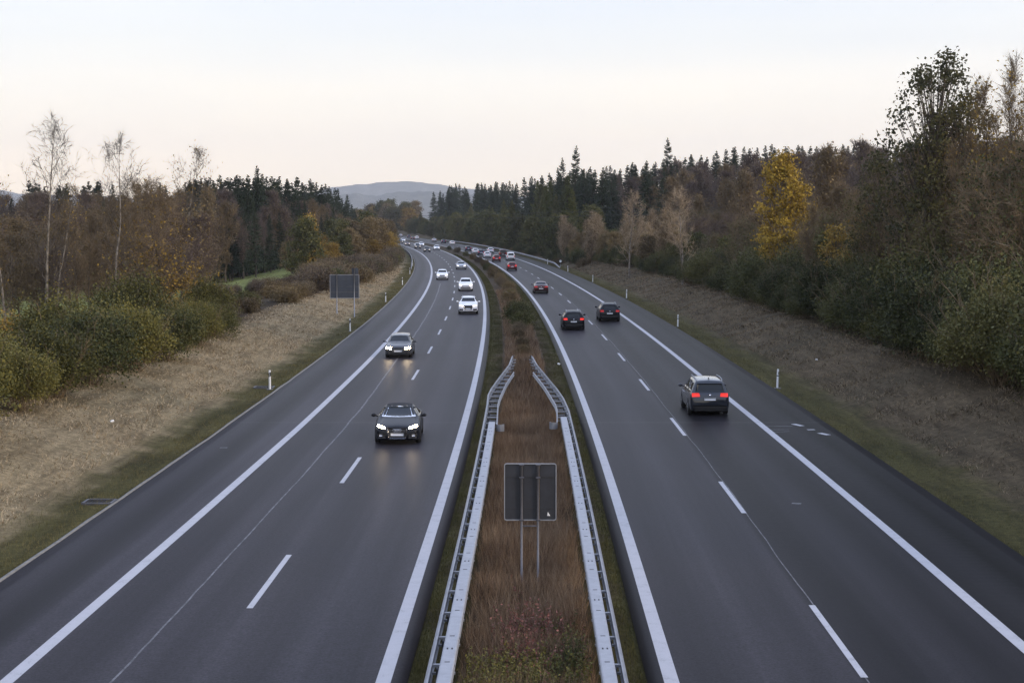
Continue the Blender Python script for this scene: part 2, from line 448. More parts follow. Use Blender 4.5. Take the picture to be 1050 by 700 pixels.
# painted lines
WL = ([30,45,70,100,200,350], [7.45,7.35,7.2,7.15,7.2,7.4])
WR = ([30,45,60,90,150,230,300], [7.75,7.7,7.6,7.4,7.4,7.45,7.65])
def off(tab, base, sgn, d): return (tab[0], [base+sgn*w+d for w in tab[1]])
marks = []
strip('road_line', -2.85-.15, -2.85+.15, 5, YE, .004, M['paint'], 2)
strip('road_line', 2.85-.15, 2.85+.15, 5, YE, .004, M['paint'], 2)
strip('road_line', off(WL,-2.85,-1,-.15), off(WL,-2.85,-1,.15), 5, YE, .004, M['paint'], 2)
strip('road_line', off(WR,2.85,1,-.15), off(WR,2.85,1,.15), 5, YE, .004, M['paint'], 2)
def dashes(tab, base, sgn, start, period=17.9, ln=6.0):
    mb = MB(); y = start-period*2
    while y < 1100:
        for seg in range(3):
            ya, yb = y+ln*seg/3, y+ln*(seg+1)/3
            q = []
            for (yy, s_) in ((ya,-1),(ya,1),(yb,1),(yb,-1)):
                t = base+sgn*np.interp(yy, *tab)/2
                q.append((xc(yy)+t+s_*.075, yy, .004))
            mb.add(q, [(0,1,2,3)])
        y += period
    tag(mb.build('road_line', M['paint']), kind='structure')
dashes(WL, -2.85, -1, 37.0); dashes(WR, 2.85, 1, 49.2)
# old crack sealing wandering along the lanes, and small survey marks
strip('crack_seal', ([30,55,77,104,220],[-8.25,-8.1,-8.05,-8.3,-8.6]), ([24,50,60,77,104,220],[-8.235,-8.085,-8.03,-7.98,-8.20,-8.46]), 24, 228, .004, M['paint_old'], .5, 1, wob=.045, seed=9)
strip('crack_seal', ([30,200],[6.74,6.72]), ([30,200],[6.77,6.76]), 24, 200, .003, M['paint_old'], .5, 1, wob=.05, seed=12)
def mark(cx, cy, w, l, rz, nm='road_mark', mt='paint'):
    mb = MB(); Mx = Matrix.Rotation(rz, 3, 'Z')
    q = [Mx@Vector((a*w/2, b*l/2, 0)) for a, b in ((-1,-1),(1,-1),(1,1),(-1,1))]
    mb.add([(xc(cy)+cx+v.x, cy+v.y, .004) for v in q], [(0,1,2,3)])
    tag(mb.build(nm, M[mt]), kind='structure')
mark(12.0, 70.6, .26, .75, .4); mark(12.3, 69.0, .34, .22, .2); mark(12.6, 67.6, .26, .7, .4)
mark(10.9, 69.0, .9, .10, .05, mt='paint_old'); mark(11.1, 70.2, 1.2, .09, -.05, mt='paint_old'); mark(10.9, 68.3, .8, .08, .4, mt='paint_old')
mark(-12.2, 63.5, .30, .22, .1, mt='paint_old'); mark(8.6, 50.9, .22, .3, 1.2, mt='paint_old')

# ------------------------------------------------------------------ vegetation generators
def norm(v): return v/np.maximum(np.linalg.norm(v, axis=-1, keepdims=True), 1e-9)
def grow(rng, P0, D, L, R, nseg, jit, up, taper=.25):
    N = len(P0); pts = np.zeros((N, nseg+1, 3)); rad = np.zeros((N, nseg+1)); pts[:,0] = P0; rad[:,0] = R
    d = D.copy()
    for s in range(nseg):
        d = norm(d + jit*rng.normal(size=(N,3)) + np.array([0,0,up]))
        pts[:,s+1] = pts[:,s]+d*(L/nseg)[:,None]; rad[:,s+1] = R*(1-(1-taper)*(s+1)/nseg)
    return pts, rad
def kids(rng, pts, rad, n, f0, f1, ang, angj):
    N, S, _ = pts.shape
    f = f0+(f1-f0)*((np.arange(n)[None]+rng.random((N,n)))/n)
    x = f*(S-1); i = np.minimum(x.astype(int), S-2); w = x-i
    r = np.arange(N)[:,None]
    p = pts[r,i]*(1-w[...,None])+pts[r,i+1]*w[...,None]
    d = norm(pts[r,i+1]-pts[r,i]); rr = rad[r,i]*(1-w)+rad[r,i+1]*w
    ref = norm(rng.normal(size=d.shape)); a = norm(np.cross(d, ref))
    an = ang+angj*rng.normal(size=f.shape)
    nd = norm(d*np.cos(an)[...,None]+a*np.sin(an)[...,None])
    return p.reshape(-1,3), nd.reshape(-1,3), rr.ravel(), f.ravel()
class VM:
    def __init__(s): s.V = []; s.Q = []; s.T = []; s.qm = []; s.tm = []; s.n = 0
    def quads(s, V, Q, m): s.V.append(V); s.Q.append(Q+s.n); s.qm.append(np.full(len(Q), m)); s.n += len(V)
    def tris(s, V, T, m): s.V.append(V); s.T.append(T+s.n); s.tm.append(np.full(len(T), m)); s.n += len(V)
    def tubes(s, pts, rad, sides, m):
        N, S, _ = pts.shape
        d = np.empty_like(pts); d[:,1:-1] = pts[:,2:]-pts[:,:-2]; d[:,0] = pts[:,1]-pts[:,0]; d[:,-1] = pts[:,-1]-pts[:,-2]
        d = norm(d); ref = np.where(np.abs(d[...,2:3]) < .9, np.array([0,0,1.]), np.array([1.,0,0]))
        a = norm(np.cross(d, ref)); b = np.cross(d, a)
        an = np.arange(sides)*2*PI/sides
        ring = pts[:,:,None]+(a[:,:,None]*np.cos(an)[:,None]+b[:,:,None]*np.sin(an)[:,None])*rad[:,:,None,None]
        V = ring.reshape(-1,3)
        idx = np.arange(N*S*sides).reshape(N,S,sides); nx = np.roll(idx, -1, 2)
        Q = np.stack([idx[:,:-1], nx[:,:-1], nx[:,1:], idx[:,1:]], -1).reshape(-1,4)
        s.quads(V, Q, m)
    def twigs(s, rng, p, d, L, w, m):
        a = norm(np.cross(d, rng.normal(size=d.shape)))*w/2
        V = np.stack([p-a, p+a, p+d*L[:,None]], 1).reshape(-1,3)
        s.tris(V, np.arange(len(V)).reshape(-1,3), m)
    def leaves(s, rng, p, size, m, flat=.4, elong=1.5):
        n = norm(rng.normal(size=p.shape)*np.array([1,1,1])+np.array([0,0,flat]))
        a = norm(np.cross(n, rng.normal(size=p.shape))); b = np.cross(n, a)
        sz = (size*(.6+.8*rng.random(len(p))))[:,None]
        V = np.stack([p-a*sz*.5*elong, p-b*sz*.5, p+a*sz*.5*elong, p+b*sz*.5], 1).reshape(-1,3)
        s.quads(V, np.arange(len(V)).reshape(-1,4), m)
    def mesh(s, name):
        V = np.concatenate(s.V); Q = np.concatenate(s.Q) if s.Q else None; T = np.concatenate(s.T) if s.T else None
        return npmesh(name, V, Q, T, np.concatenate(s.qm) if s.qm else None, np.concatenate(s.tm) if s.tm else None)

LIB = []
def hide_proto(o):   # a prototype's own meshes are used by its first placement
    return o
def tree_proto(name, vt, vc, tm, cm):
    root = empty(name)
    link('trunk', vt.mesh('trunk'), tm, root); link('crown', vc.mesh('crown'), cm, root)
    root['used'] = 0
    return root

def broadleaf(seed, Ht, base=.25, width=3.2, n1=26, n2=7, n3=5, ntw=6, leaf=0, lsize=.1, bark='bark', twig='twig_brown', leafm='rust',
              trunk_r=.13, ang=.95, up=.12, name='bare_tree', shape=.55, tw_l=.55, tw_w=.022, leaf_low=0.0, stems=1, sigma=.25, l1r=.42, top=0.0, limb=None):
    rng = np.random.default_rng(seed); vt, vc = VM(), VM()
    P0 = np.zeros((stems,3)); P0[:,:2] = rng.normal(size=(stems,2))*.25*(stems > 1)
    D0 = norm(np.concatenate([rng.normal(size=(stems,2))*(.14 if stems > 1 else .03), np.ones((stems,1))], 1))
    LL = Ht*(1-.25*rng.random(stems)*(stems > 1))
    tp, tr = grow(rng, P0, D0, LL, np.full(stems, trunk_r), 14, .045, .05, .10)
    vt.tubes(tp, tr, 8, 0)
    p, d, r, f = kids(rng, tp, tr, n1//stems, base, .985, ang, .18)
    g = (f-base)/(1-base)
    prof = np.sin(np.clip(g**shape, 0, 1)*PI)**.6*.85+.22
    L1 = width*prof*(.75+.5*rng.random(len(p)))*(1-top*np.clip(g, 0, 1)**1.5)
    b1, r1 = grow(rng, p, d, L1, np.maximum(r*l1r, .012), 6, .13, up, .2)
    vt.tubes(b1, r1, 5, 1)
    p, d, r, f = kids(rng, b1, r1, n2, .15, 1.0, .7, .2)
    L2 = np.repeat(L1, n2)*.42*(.6+.8*rng.random(len(p)))*(1.1-.5*f)
    b2, r2 = grow(rng, p, d, L2, np.maximum(r*.55, .009), 4, .16, up*.8, .3)
    vc.tubes(b2, r2, 3, 0)
    p, d, r, f = kids(rng, b2, r2, n3, .15, 1.0, .7, .25)
    L3 = np.repeat(L2, n3)*.5*(.6+.8*rng.random(len(p)))+.15
    b3, r3 = grow(rng, p, d, L3, np.maximum(r*.6, .007), 2, .15, up*.8, .4)
    vc.tubes(b3, r3, 3, 0)
    p, d, r, f = kids(rng, b3, r3, ntw, .1, 1.0, .6, .3)
    vc.twigs(rng, p, d, tw_l*(.5+rng.random(len(p))), tw_w, 0)
    if leaf:
        w = np.ones(len(p))
        if leaf_low: w = np.exp(-np.maximum(p[:,2]/Ht, 0)*leaf_low)
        idx = rng.choice(len(p), leaf, p=w/w.sum())
        q = p[idx]+d[idx]*rng.random((leaf,1))*tw_l+rng.normal(size=(leaf,3))*sigma
        vc.leaves(rng, q, np.full(leaf, lsize), 1)
    return tree_proto(name, vt, vc, [M[bark], M[limb or bark]], [M[twig], M[leafm]])

def spruce(seed, Ht=20, width=3.0, mat='spruce', name='spruce_tree', dense=1.0, droop=-.25, base=.06, lsize=.42, gap=.0):
    rng = np.random.default_rng(seed); vt, vc = VM(), VM()
    tp, tr = grow(rng, np.zeros((1,3)), np.array([[0,0,1.]]), np.array([Ht]), np.array([.22]), 12, .012, .05, .06)
    vt.tubes(tp, tr, 7, 0)
    nb = int(230*dense)
    f = base+(1-base)*np.sort(rng.random(nb))**.9
    if gap: f = np.round(f*22)/22+rng.normal(size=nb)*.006
    f = np.clip(f, base, .995)
    z = f*Ht; R = width*(1-f)**.76*(.65+.55*rng.random(nb))+.10
    az = rng.random(nb)*2*PI
    p = np.stack([np.zeros(nb), np.zeros(nb), z], 1)
    i = np.minimum((f*12).astype(int), 11); w = f*12-i; c = tp[0,i]*(1-w[:,None])+tp[0,i+1]*w[:,None]; p[:,:2] = c[:,:2]
    d = norm(np.stack([np.cos(az), np.sin(az), droop+.55*f], 1))
    b, br = grow(rng, p, d, R, np.full(nb, .03), 4, .05, .05, .3)
    vc.tubes(b, br, 3, 0)
    k_ = 26
    pp, dd, _, ff = kids(rng, b, br, k_, .12, 1.0, 1.0, .3)
    dd = norm(dd*np.array([1,1,.45])+np.array([0,0,-.35]))
    L = lsize*(.6+.8*rng.random(len(pp)))*(1.15-.5*ff)*np.repeat(np.clip(R/width+.25, .3, 1.1), k_)
    a = norm(np.cross(dd, rng.normal(size=dd.shape)))
    wd = L[:,None]*.30
    V = np.stack([pp, pp+dd*L[:,None]*.5+a*wd, pp+dd*L[:,None], pp+dd*L[:,None]*.5-a*wd], 1).reshape(-1,3)
    vc.quads(V, np.arange(len(V)).reshape(-1,4), 1)
    # leader shoot
    return tree_proto(name, vt, vc, M['bark_dark'], [M['bark_dark'], M[mat]])

def leafy(seed, Ht=10, width=2.6, mat='olive', name='leafy_tree', clumps=90, per=80, lsize=.2, sigma=.42, base=.12, shape=.5, bark='bark', trunk_r=.12, pointy=0.0, twig='twig_brown', stems=1):
    """tapered trunk, limbs that reach each leaf clump, leaves spread through the crown"""
    rng = np.random.default_rng(seed); vt, vc = VM(), VM()
    P0 = np.zeros((stems,3)); P0[:,:2] = rng.normal(size=(stems,2))*.3*(stems > 1)
    D0 = norm(np.concatenate([rng.normal(size=(stems,2))*(.2 if stems > 1 else .03), np.ones((stems,1))], 1))
    tp, tr = grow(rng, P0, D0, np.full(stems, Ht*.97), np.full(stems, trunk_r), 10, .05, .06, .1)
    vt.tubes(tp, tr, 7, 0)
    h = base+(1-base)*rng.random(clumps)**.85
    g = (h-base)/(1-base)
    prof = (np.sin(np.clip(g**shape, 0, 1)*PI)**.55)*(1-pointy*g)+.08
    az = rng.random(clumps)*2*PI
    rr = width*prof*(rng.random(clumps)**.45)*(.75+.5*rng.random(clumps))
    i = np.minimum((h*10).astype(int), 9); si = rng.integers(0, stems, clumps)
    c = tp[si,i]
    C = np.stack([c[:,0]+rr*np.cos(az), c[:,1]+rr*np.sin(az), h*Ht], 1)
    # limbs
    s0 = tp[si, np.maximum(i-2, 0)]
    mid = (s0*.45+C*.55)+np.array([0,0,-.15*1])
    lim = np.stack([s0, mid, C], 1); vt.tubes(lim, np.stack([np.full(clumps,.045), np.full(clumps,.03), np.full(clumps,.012)], 1), 4, 0)
    pp, dd, _, _ = kids(rng, lim, np.full((clumps,3), .02), 10, .35, 1.0, .8, .3)
    vc.twigs(rng, pp, dd, .7*(.5+rng.random(len(pp))), .03, 0)
    n = clumps*per
    sc = sigma*(.6+.8*rng.random(clumps))
    q = np.repeat(C, per, 0)+rng.normal(size=(n,3))*np.repeat(sc, per)[:,None]*np.array([1,1,.75])
    vc.leaves(rng, q, np.full(n, lsize), 1)
    return tree_proto(name, vt, vc, M[bark], [M[twig], M[mat]])

def shrub_mesh(seed, Ht=3.2, R=1.8, mat='hedge', clumps=75, per=230, lsize=.075, sigma=.28, nst=24, twig='twig_brown', name='shrub', spike=0.0):
    rng = np.random.default_rng(seed); vc = VM()
    P0 = np.concatenate([rng.normal(size=(nst,2))*.25, np.zeros((nst,1))], 1)
    D0 = norm(np.concatenate([rng.normal(size=(nst,2))*.6, np.ones((nst,1))*1.2], 1))
    b, r = grow(rng, P0, D0, Ht*(.75+.4*rng.random(nst)), np.full(nst, .025), 5, .12, .06, .3)
    vc.tubes(b, r, 3, 0)
    p, d, _, _ = kids(rng, b, r, 14, .3, 1.0, .6, .3); vc.twigs(rng, p, d, .6*(.5+rng.random(len(p))), .02, 0)
    u = rng.random(clumps)**.5; az = rng.random(clumps)*2*PI; ph = np.arccos(rng.random(clumps)*1.15-.15)
    C = np.stack([R*u*np.sin(ph)*np.cos(az), R*u*np.sin(ph)*np.sin(az), Ht*.42+Ht*.5*u*np.cos(ph)], 1)
    C[:,2] = np.maximum(C[:,2], .25)
    C += rng.normal(size=C.shape)*.15
    n = clumps*per; sc = sigma*(.6+.8*rng.random(clumps))
    q = np.repeat(C, per, 0)+rng.normal(size=(n,3))*np.repeat(sc, per)[:,None]
    if spike:
        m = rng.random(n) < spike; q[m] += (rng.random((m.sum(),1))**2)*np.array([0,0,1.0])*Ht*.3+rng.normal(size=(m.sum(),3))*.05
    q[:,2] = np.maximum(q[:,2], .03)
    vc.leaves(rng, q, np.full(n, lsize), 1)
    return link(name, vc.mesh(name), [M[twig], M[mat]])

def put(proto, loc, s=1.0, rz=None, label=None, cat=None, group=None, tilt=0.0, sz=None, vals=None):
    """first use moves the prototype itself, later uses are copies"""
    used = proto.get('used', 0)
    o = proto if not used else copy_tree(proto)
    proto['used'] = 1
    o['used'] = 1
    o.location = loc; o.scale = (s, s, s*(sz or 1)); o.rotation_euler = (random.uniform(-tilt, tilt), random.uniform(-tilt, tilt), random.uniform(0, 2*PI) if rz is None else rz)
    tag(o, label, cat, group)
    return o

# ------------------------------------------------------------------ vegetation placement
rnd = random.Random(11)
def txy(px, d):           # lateral offset of something seen in column px of the 1050 px photograph at distance d
    return (px-525)/1640*d - xc(d)

# --- prototypes
birchA = broadleaf(1, 16, .20, 3.6, 28, 6, 3, 3, bark='bark_birch', twig='bark', limb='bark', name='birch_tree', trunk_r=.13, up=.17, ang=.8, tw_w=.028, shape=1.15, tw_l=.6, top=.35)
birchB = broadleaf(2, 14, .18, 3.2, 26, 6, 3, 3, bark='bark_birch', twig='bark', limb='bark', name='birch_tree', trunk_r=.12, top=.35, shape=1.1, up=.22, ang=.7, tw_w=.020, leaf=500, leafm='goldbrown', lsize=.09)
brownA = broadleaf(3, 9.5, .27, 3.6, 34, 8, 5, 6, leaf=5200, lsize=.10, leafm='rust', name='brown_leaved_tree', trunk_r=.12, up=.10, shape=.5, sigma=.18)
brownB = broadleaf(4, 10.5, .24, 3.2, 34, 8, 5, 6, leaf=3200, lsize=.10, leafm='rust', name='brown_leaved_tree', trunk_r=.11, up=.14, shape=.55, twig='twig_purple', stems=2)
brownG = broadleaf(5, 9.8, .18, 3.5, 36, 8, 5, 6, leaf=1700, lsize=.12, leafm='goldbrown', name='brown_leaved_tree', trunk_r=.12, up=.12, leaf_low=5.0)
thin_ = broadleaf(6, 8.5, .25, 1.5, 18, 6, 4, 5, twig='twig_brown', name='sapling_tree', trunk_r=.06, up=.25, ang=.6, bark='bark', tw_w=.02)
bareP1 = broadleaf(7, 17, .22, 4.4, 30, 8, 5, 5, twig='twig_purple', name='bare_tree', trunk_r=.2, up=.22, ang=.75, tw_w=.05, tw_l=.75, bark='bark', leaf=900, lsize=.22, leafm='heath')
bareP3 = broadleaf(14, 16, .2, 4.2, 22, 6, 4, 3, twig='twig_pale', name='bare_tree', trunk_r=.2, up=.2, ang=.8, tw_w=.05, tw_l=.8, bark='bark_birch')
bareP2 = broadleaf(8, 16, .2, 4.0, 30, 8, 5, 5, twig='twig_brown', name='bare_tree', trunk_r=.18, up=.2, ang=.8, tw_w=.05, tw_l=.75, bark='bark', leaf=1600, lsize=.22, leafm='rust')
paleS = broadleaf(9, 8.5, .06, 2.2, 30, 7, 4, 5, twig='twig_pale', name='sapling_tree', trunk_r=.07, up=.35, ang=.5, tw_w=.04, tw_l=.6, stems=3, leaf=1400, lsize=.16, leafm='rust')
bushyR = broadleaf(10, 11.5, .05, 3.9, 40, 8, 5, 6, leaf=4200, lsize=.11, leafm='olive', name='bushy_tree', trunk_r=.11, up=.15, shape=.5, stems=3, tw_w=.022)
upR = broadleaf(12, 13.5, .08, 3.3, 36, 8, 5, 6, leaf=1500, lsize=.10, leafm='goldbrown', name='bushy_tree', trunk_r=.09, up=.4, ang=.5, shape=.6, stems=4, tw_w=.02)
spr = [spruce(21, 21, 3.7, dense=1.3, lsize=.55), spruce(22, 19, 3.1, dense=1.3, lsize=.5), spruce(23, 23, 4.0, dense=1.2, base=.12, lsize=.55)]
tallspr = spruce(24, 25, 4.4, dense=1.1, gap=0, base=.1, lsize=.65)
tallspr2 = spruce(29, 24, 3.8, dense=1.0, base=.15, lsize=.65)
lar = [spruce(25, 15, 3.0, mat='larch', name='larch_tree', droop=.15, lsize=.5), spruce(26, 14, 3.4, mat='olive', name='larch_tree', droop=.25, lsize=.55)]
lfo = [leafy(31, 10, 3.2, 'olive', lsize=.26, sigma=.55), leafy(32, 9, 3.6, 'darkleaf', lsize=.26, sigma=.6)]
lfr = [leafy(33, 9.5, 3.3, 'rust', lsize=.22, sigma=.5, stems=2), leafy(34, 8, 3.2, 'goldbrown', lsize=.22, sigma=.5, stems=2)]
yellow = leafy(35, 13.5, 2.7, 'gold', name='yellow_birch_tree', clumps=150, per=75, lsize=.17, sigma=.36, base=.10, shape=.8, pointy=.25, bark='bark_birch', trunk_r=.13)
poplar = leafy(36, 16.5, 3.0, 'darkleaf', name='poplar_tree', clumps=200, per=34, lsize=.15, sigma=.36, base=.15, shape=.9, bark='bark', trunk_r=.14)
goldT = leafy(37, 8.5, 2.3, 'goldbrown', name='golden_leaved_tree', clumps=70, per=40, lsize=.15, sigma=.35, base=.08)
smallgold = leafy(38, 9.5, 1.9, 'goldbrown', name='golden_leaved_tree', clumps=80, per=60, lsize=.3, sigma=.4, base=.06, pointy=.6)

hedR = [shrub_mesh(41, 3.4, 1.9, 'hedge', name='hedge_bush'), shrub_mesh(42, 3.0, 1.7, 'hedge', spike=.12, name='hedge_bush'), shrub_mesh(43, 3.8, 1.9, 'olive', clumps=85, name='hedge_bush')]
hedL = [shrub_mesh(44, 3.0, 1.8, 'hedge_l', clumps=80, per=260, lsize=.065, spike=.15, name='hedge_bush'), shrub_mesh(45, 3.2, 1.7, 'hedge_l', lsize=.065, per=260, spike=.3, name='hedge_bush'), shrub_mesh(46, 2.6, 1.7, 'olive', lsize=.065, per=240, spike=.15, name='hedge_bush')]
goldbush = shrub_mesh(47, 2.6, 1.3, 'goldbrown', clumps=45, per=180, lsize=.08)
hth = [shrub_mesh(48, 1.9, 1.6, 'heath', clumps=55, per=170, lsize=.09, twig='twig_purple', spike=.3), shrub_mesh(49, 1.7, 1.5, 'rust', clumps=50, per=170, lsize=.09, spike=.3), shrub_mesh(50, 1.6, 1.5, 'olive', clumps=50, per=170, lsize=.09, spike=.2)]

# --- right embankment: dark hedge of bushes at the top of the mown slope
i = 0; y = 36.0
while y < 335:
    for row in (0, 1, 2):
        t = 22.4+row*2.3+rnd.uniform(-.7,.7)+.6*math.sin(y*.13)
        s = rnd.choice([.62,.85,1.0,1.1,1.32])*rnd.uniform(.92,1.08)*(.72 if row == 0 else 1.0)
        s *= float(np.interp(y, [60,110,200,260], [1.5,1.3,1.0,.85])); t -= 2.6*float(smooth(240, 320, y))
        if row == 2 and i % 2: continue
        put(rnd.choice(hedR), at(t, y+rnd.uniform(-1,1), -.15), s, label='dark green bush in the long hedge on top of the right embankment', cat='bush', group='bushes of the right embankment hedge', sz=rnd.uniform(.85,1.15))
    y += 3.1 if y < 150 else 4.4
    i += 1
# --- trees right behind that hedge
def one(proto, px, d, s, label, cat='tree', group=None, dz=-.1, sz=None, rz=None):
    t = txy(px, d); return put(proto, at(t, d, dz), s, rz=rz, label=label, cat=cat, group=group, sz=sz)
one(yellow, 801, 150, 1.03, 'bright golden yellow birch standing alone behind the right hedge', rz=.5)
one(poplar, 950, 108, 1.13, 'tallest poplar with sparse dark leaves rising highest above the right trees', rz=1)
one(poplar, 984, 106, 1.0, 'shorter dark leaved poplar just right of the tallest poplar', sz=.96)
one(poplar, 970, 110, .94, 'slim poplar half hidden between the two other poplars', sz=.94)
one(poplar, 905, 120, .76, 'small poplar with a leafy tip left of the tallest poplar')
one(goldT, 885, 126, 1.05, 'small tree with yellow brown leaves right of the bright yellow birch')
one(goldT, 866, 133, .85, 'lower yellow brown tree between the bright yellow birch and the poplars')
one(upR, 1010, 98, 1.2, 'many stemmed bare tree with upright twigs right of the poplars')
one(upR, 1044, 92, 1.25, 'many stemmed bare tree reaching highest at the right edge of the picture')
one(thin_, 829, 132, 1.0, 'thin pale bare sapling right of the bright yellow birch')
R2 = [(1060,90,1.1),(1030,100,1.02),(995,112,1.0),(975,104,.85),(940,122,1.0),(915,124,.95),(955,112,.8),(1000,100,.8),(1050,108,1.1),(1080,94,1.1),(930,112,.75),(1020,94,.8),(895,138,.95),(860,160,.9),(845,172,.9),(985,126,1.0)]
for k_, (px, d, s) in enumerate(R2):
    one([bushyR, upR, brownA][k_ % 3], px, d, s*(.92 if k_ % 3 == 1 else 1), 'brown olive bushy tree in the dense tangle at the far right of the picture', group='tangled trees on the right embankment')
one(bareP3, 700, 190, .66, 'bare grey branched tree rising over the brown thicket right of the road', dz=-.2)
one(bareP3, 645, 225, .70, 'pale bare tree beside the pinkish saplings right of the road', dz=-.2)
y = 128.0
while y < 340:
    for k_ in range(3):
        t = 27+k_*5.2+rnd.uniform(-1.5,1.5)
        s = rnd.uniform(.62,.86)
        if y > 190 and k_ == 0: s *= .75
        px = 525+(xc(y)+t)/y*1640
        if 780 < px < 826 and k_ == 0: continue
        put(rnd.choice([bushyR, brownA, brownB, brownB, bareP2] if k_ else [bushyR, brownA, lfo[0]]), at(t, y+rnd.uniform(-2,2), -.2), s*(.62 if False else 1), label='brown and olive tree in the thicket behind the right hedge', cat='tree', group='thicket behind the right hedge')
    y += 8
# pale straw coloured saplings along the right shoulder further off
for k_ in range(36):
    y = rnd.uniform(225, 345); t = rnd.uniform(17.5, 25) if y > 285 else rnd.uniform(22, 27)
    put(paleS if k_ % 3 else lfr[0], at(t, y, -.2), rnd.uniform(.65,1.0)*(1 if k_ % 3 else .7), label='straw coloured bare sapling clump by the right shoulder further off', cat='tree', group='pale saplings by the right shoulder')
for k_ in range(60):
    y = 292+k_*7.5; t = rnd.uniform(15.6, 17.2)+(1.5 if y < 320 else 0)
    put(hedR[k_ % 3] if k_ % 4 else hth[1], at(t, y, -.2), rnd.uniform(.6,.95), label='dark bush right behind the distant crash barrier of the right shoulder', cat='bush', group='bushes behind the distant right barrier')
# --- the far wood on the right
SKY_X, SKY_Y = [380,410,418,436,458,484,501,530,553,600,640,700,760,800,880,1080], [222,212,206,200,189,186,188,181,177,173,169,161,151,148,151,151]
def below_sky(t, y, h, lo=0, hi=10):
    px = 525+(xc(y)+t)/y*1640
    return (9.1+(225-np.interp(px, SKY_X, SKY_Y)-rnd.uniform(lo, hi))/1640*y-ground(t, y)+.3)/h
cnt = 0
for k_ in range(110):      # greener lower front belt
    y = rnd.uniform(335, 960); t = rnd.uniform(17.2, 26)+(y > 600)*1
    s = rnd.uniform(.75, 1.1)
    put(rnd.choice([lfo[0], lfo[1], lfo[0], lar[1]]), at(t, y, -.3), s*(.85 if y > 700 else 1), label='olive green tree in the belt edging the right wood beside the road', cat='tree', group='belt of green trees edging the right wood')
for k_ in range(11):
    px = rnd.choice([505,512,549,556,563,570,640,520,530,545,600]); y = rnd.uniform(385, 470)
    t = max(txy(px, y), 25)
    put(lar[k_ % 2], at(t, y, -.3), rnd.uniform(1.0,1.3), label='pale yellow green larch in front of the dark spruces of the right wood', cat='tree', group='larches of the right wood')
for k_ in range(88):
    y = rnd.uniform(360, 960); t = 27+abs(rnd.gauss(0, 16))+rnd.uniform(0, 6)
    if y > 800: t = min(t, 60)
    pr = rnd.choice(spr); sc_ = min(below_sky(t, y, {0:21,1:19,2:23}[spr.index(pr)]), 1.25); sc_ = max(sc_, .35)
    put(pr, at(t, y, -.3), sc_*1.25, sz=1/1.25, label='dark spruce in the wood on the right beyond the bend', cat='tree', group='spruces of the right wood')
for px, y, s in ((588,420,1.08),(575,425,.96),(686,385,.98),(571,450,.92),(692,395,.72),(603,440,.80)):
    one(tallspr if s > .95 else tallspr2, px, y, s, {(588,420):'tallest dark spruce with tiered branches on the right skyline', (575,425):'dark spruce just left of the tallest one on the right skyline', (686,385):'solitary broad dark spruce rising above bare trees on the right skyline'}.get((px,y), 'tall dark spruce beside the tallest spruces of the right wood'), group=None if s > .95 and px in (588,575,686) else 'tall spruces of the right wood')
for k_ in range(130):     # bare wood climbing the hill
    y = rnd.uniform(250, 460); px = rnd.uniform(625, 1080)
    t = txy(px, y)
    if t < 38: continue
    put(rnd.choice([bareP1, bareP1, bareP2]), at(t, y, -.3), rnd.uniform(.75, .98), label='purple brown bare tree in the wood climbing the right hillside', cat='tree', group='bare trees of the right hillside')
for k_ in range(74):
    px = 600+k_*6.5+rnd.uniform(-3,3); y = rnd.uniform(465, 570)
    t = max(txy(px, y), 30)
    base = ground(t, y)
    top = 9.1+(225-(np.interp(px, [600,640,700,760,800,880,1080],[172,168,160,150,147,150,150])+rnd.uniform(-2,5)))/1640*y
    pr = rnd.choice(spr[:2]); hh = {0:21,1:19}[spr.index(pr)]
    sk = max((top-base)/hh, .45)
    put(pr, (xc(y)+t, y, base-.3), sk*1.3, sz=1/1.3, label='dark spruce on the skyline of the right hillside', cat='tree', group='spruces along the right skyline')

# --- left embankment
HL = [(59,-22.2),(62,-24.5),(64.5,-22.3),(67,-25),(70,-22),(73,-24.2),(76.5,-22),(80,-24.4),(83,-21.6),(87,-24),(90.5,-21.8),(94,-24.2),(98,-22),(101.5,-21.7),(103,-24),(107,-22),(56,-24.5),(56,-22),(53,-23.5),(60,-27),(66,-27.5),(111,-22.6),(72,-27)]
for k_, (y, t) in enumerate(HL):
    put(hedL[(k_*2+k_//3) % 3], at(t+1.35+rnd.uniform(-.7,.7), y+rnd.uniform(-.8,.8), -.15), rnd.choice([.85,1.0,1.12,1.3])*(1.05 if y > 98 else 1), label='moss green bush in the hedge along the top of the left bank', cat='bush', group='green bushes of the left bank', sz=rnd.uniform(.9,1.15))
for (px, d, lab) in ((172, 103, 'golden leaved bush between the left bare trees and the moss green hedge'), (6, 88, 'yellow brown bush at the left edge of the picture'), (140, 97, 'yellowish brown bush among the moss green bushes of the left bank')):
    put(goldbush, at(txy(px, d), d, -.1), 1.05, label=lab, cat='bush')
for k_ in range(95):
    y = rnd.uniform(108, 290); t = -rnd.uniform(21.5, 31)-(y < 150)*1.5
    if y > 200: t = -rnd.uniform(19, 27)
    put(hth[rnd.choice([0,0,1,2])], at(t, y, -.1), rnd.uniform(.8, 1.2)*(.72 if y < 210 else 1), label='low purple brown shrub on the crest of the left bank beyond the hedge', cat='bush', group='low shrubs on the left crest')
for k_ in range(22):      # rough growth under the bare trees
    y = rnd.uniform(72, 135); t = -rnd.uniform(25.5, 36)
    put(hth[rnd.choice([0,1,1,2])], at(t, y, -.1), rnd.uniform(.6, .85), label='brown shrub under the bare trees on the left', cat='bush', group='undergrowth below the left bare trees')
one(birchA, 45, 100, .87, 'tallest bare birch with a pale trunk at the far left', rz=.3)
one(birchA, 117, 104, .81, 'bare forked birch right of the tallest bare birch', rz=2.4)
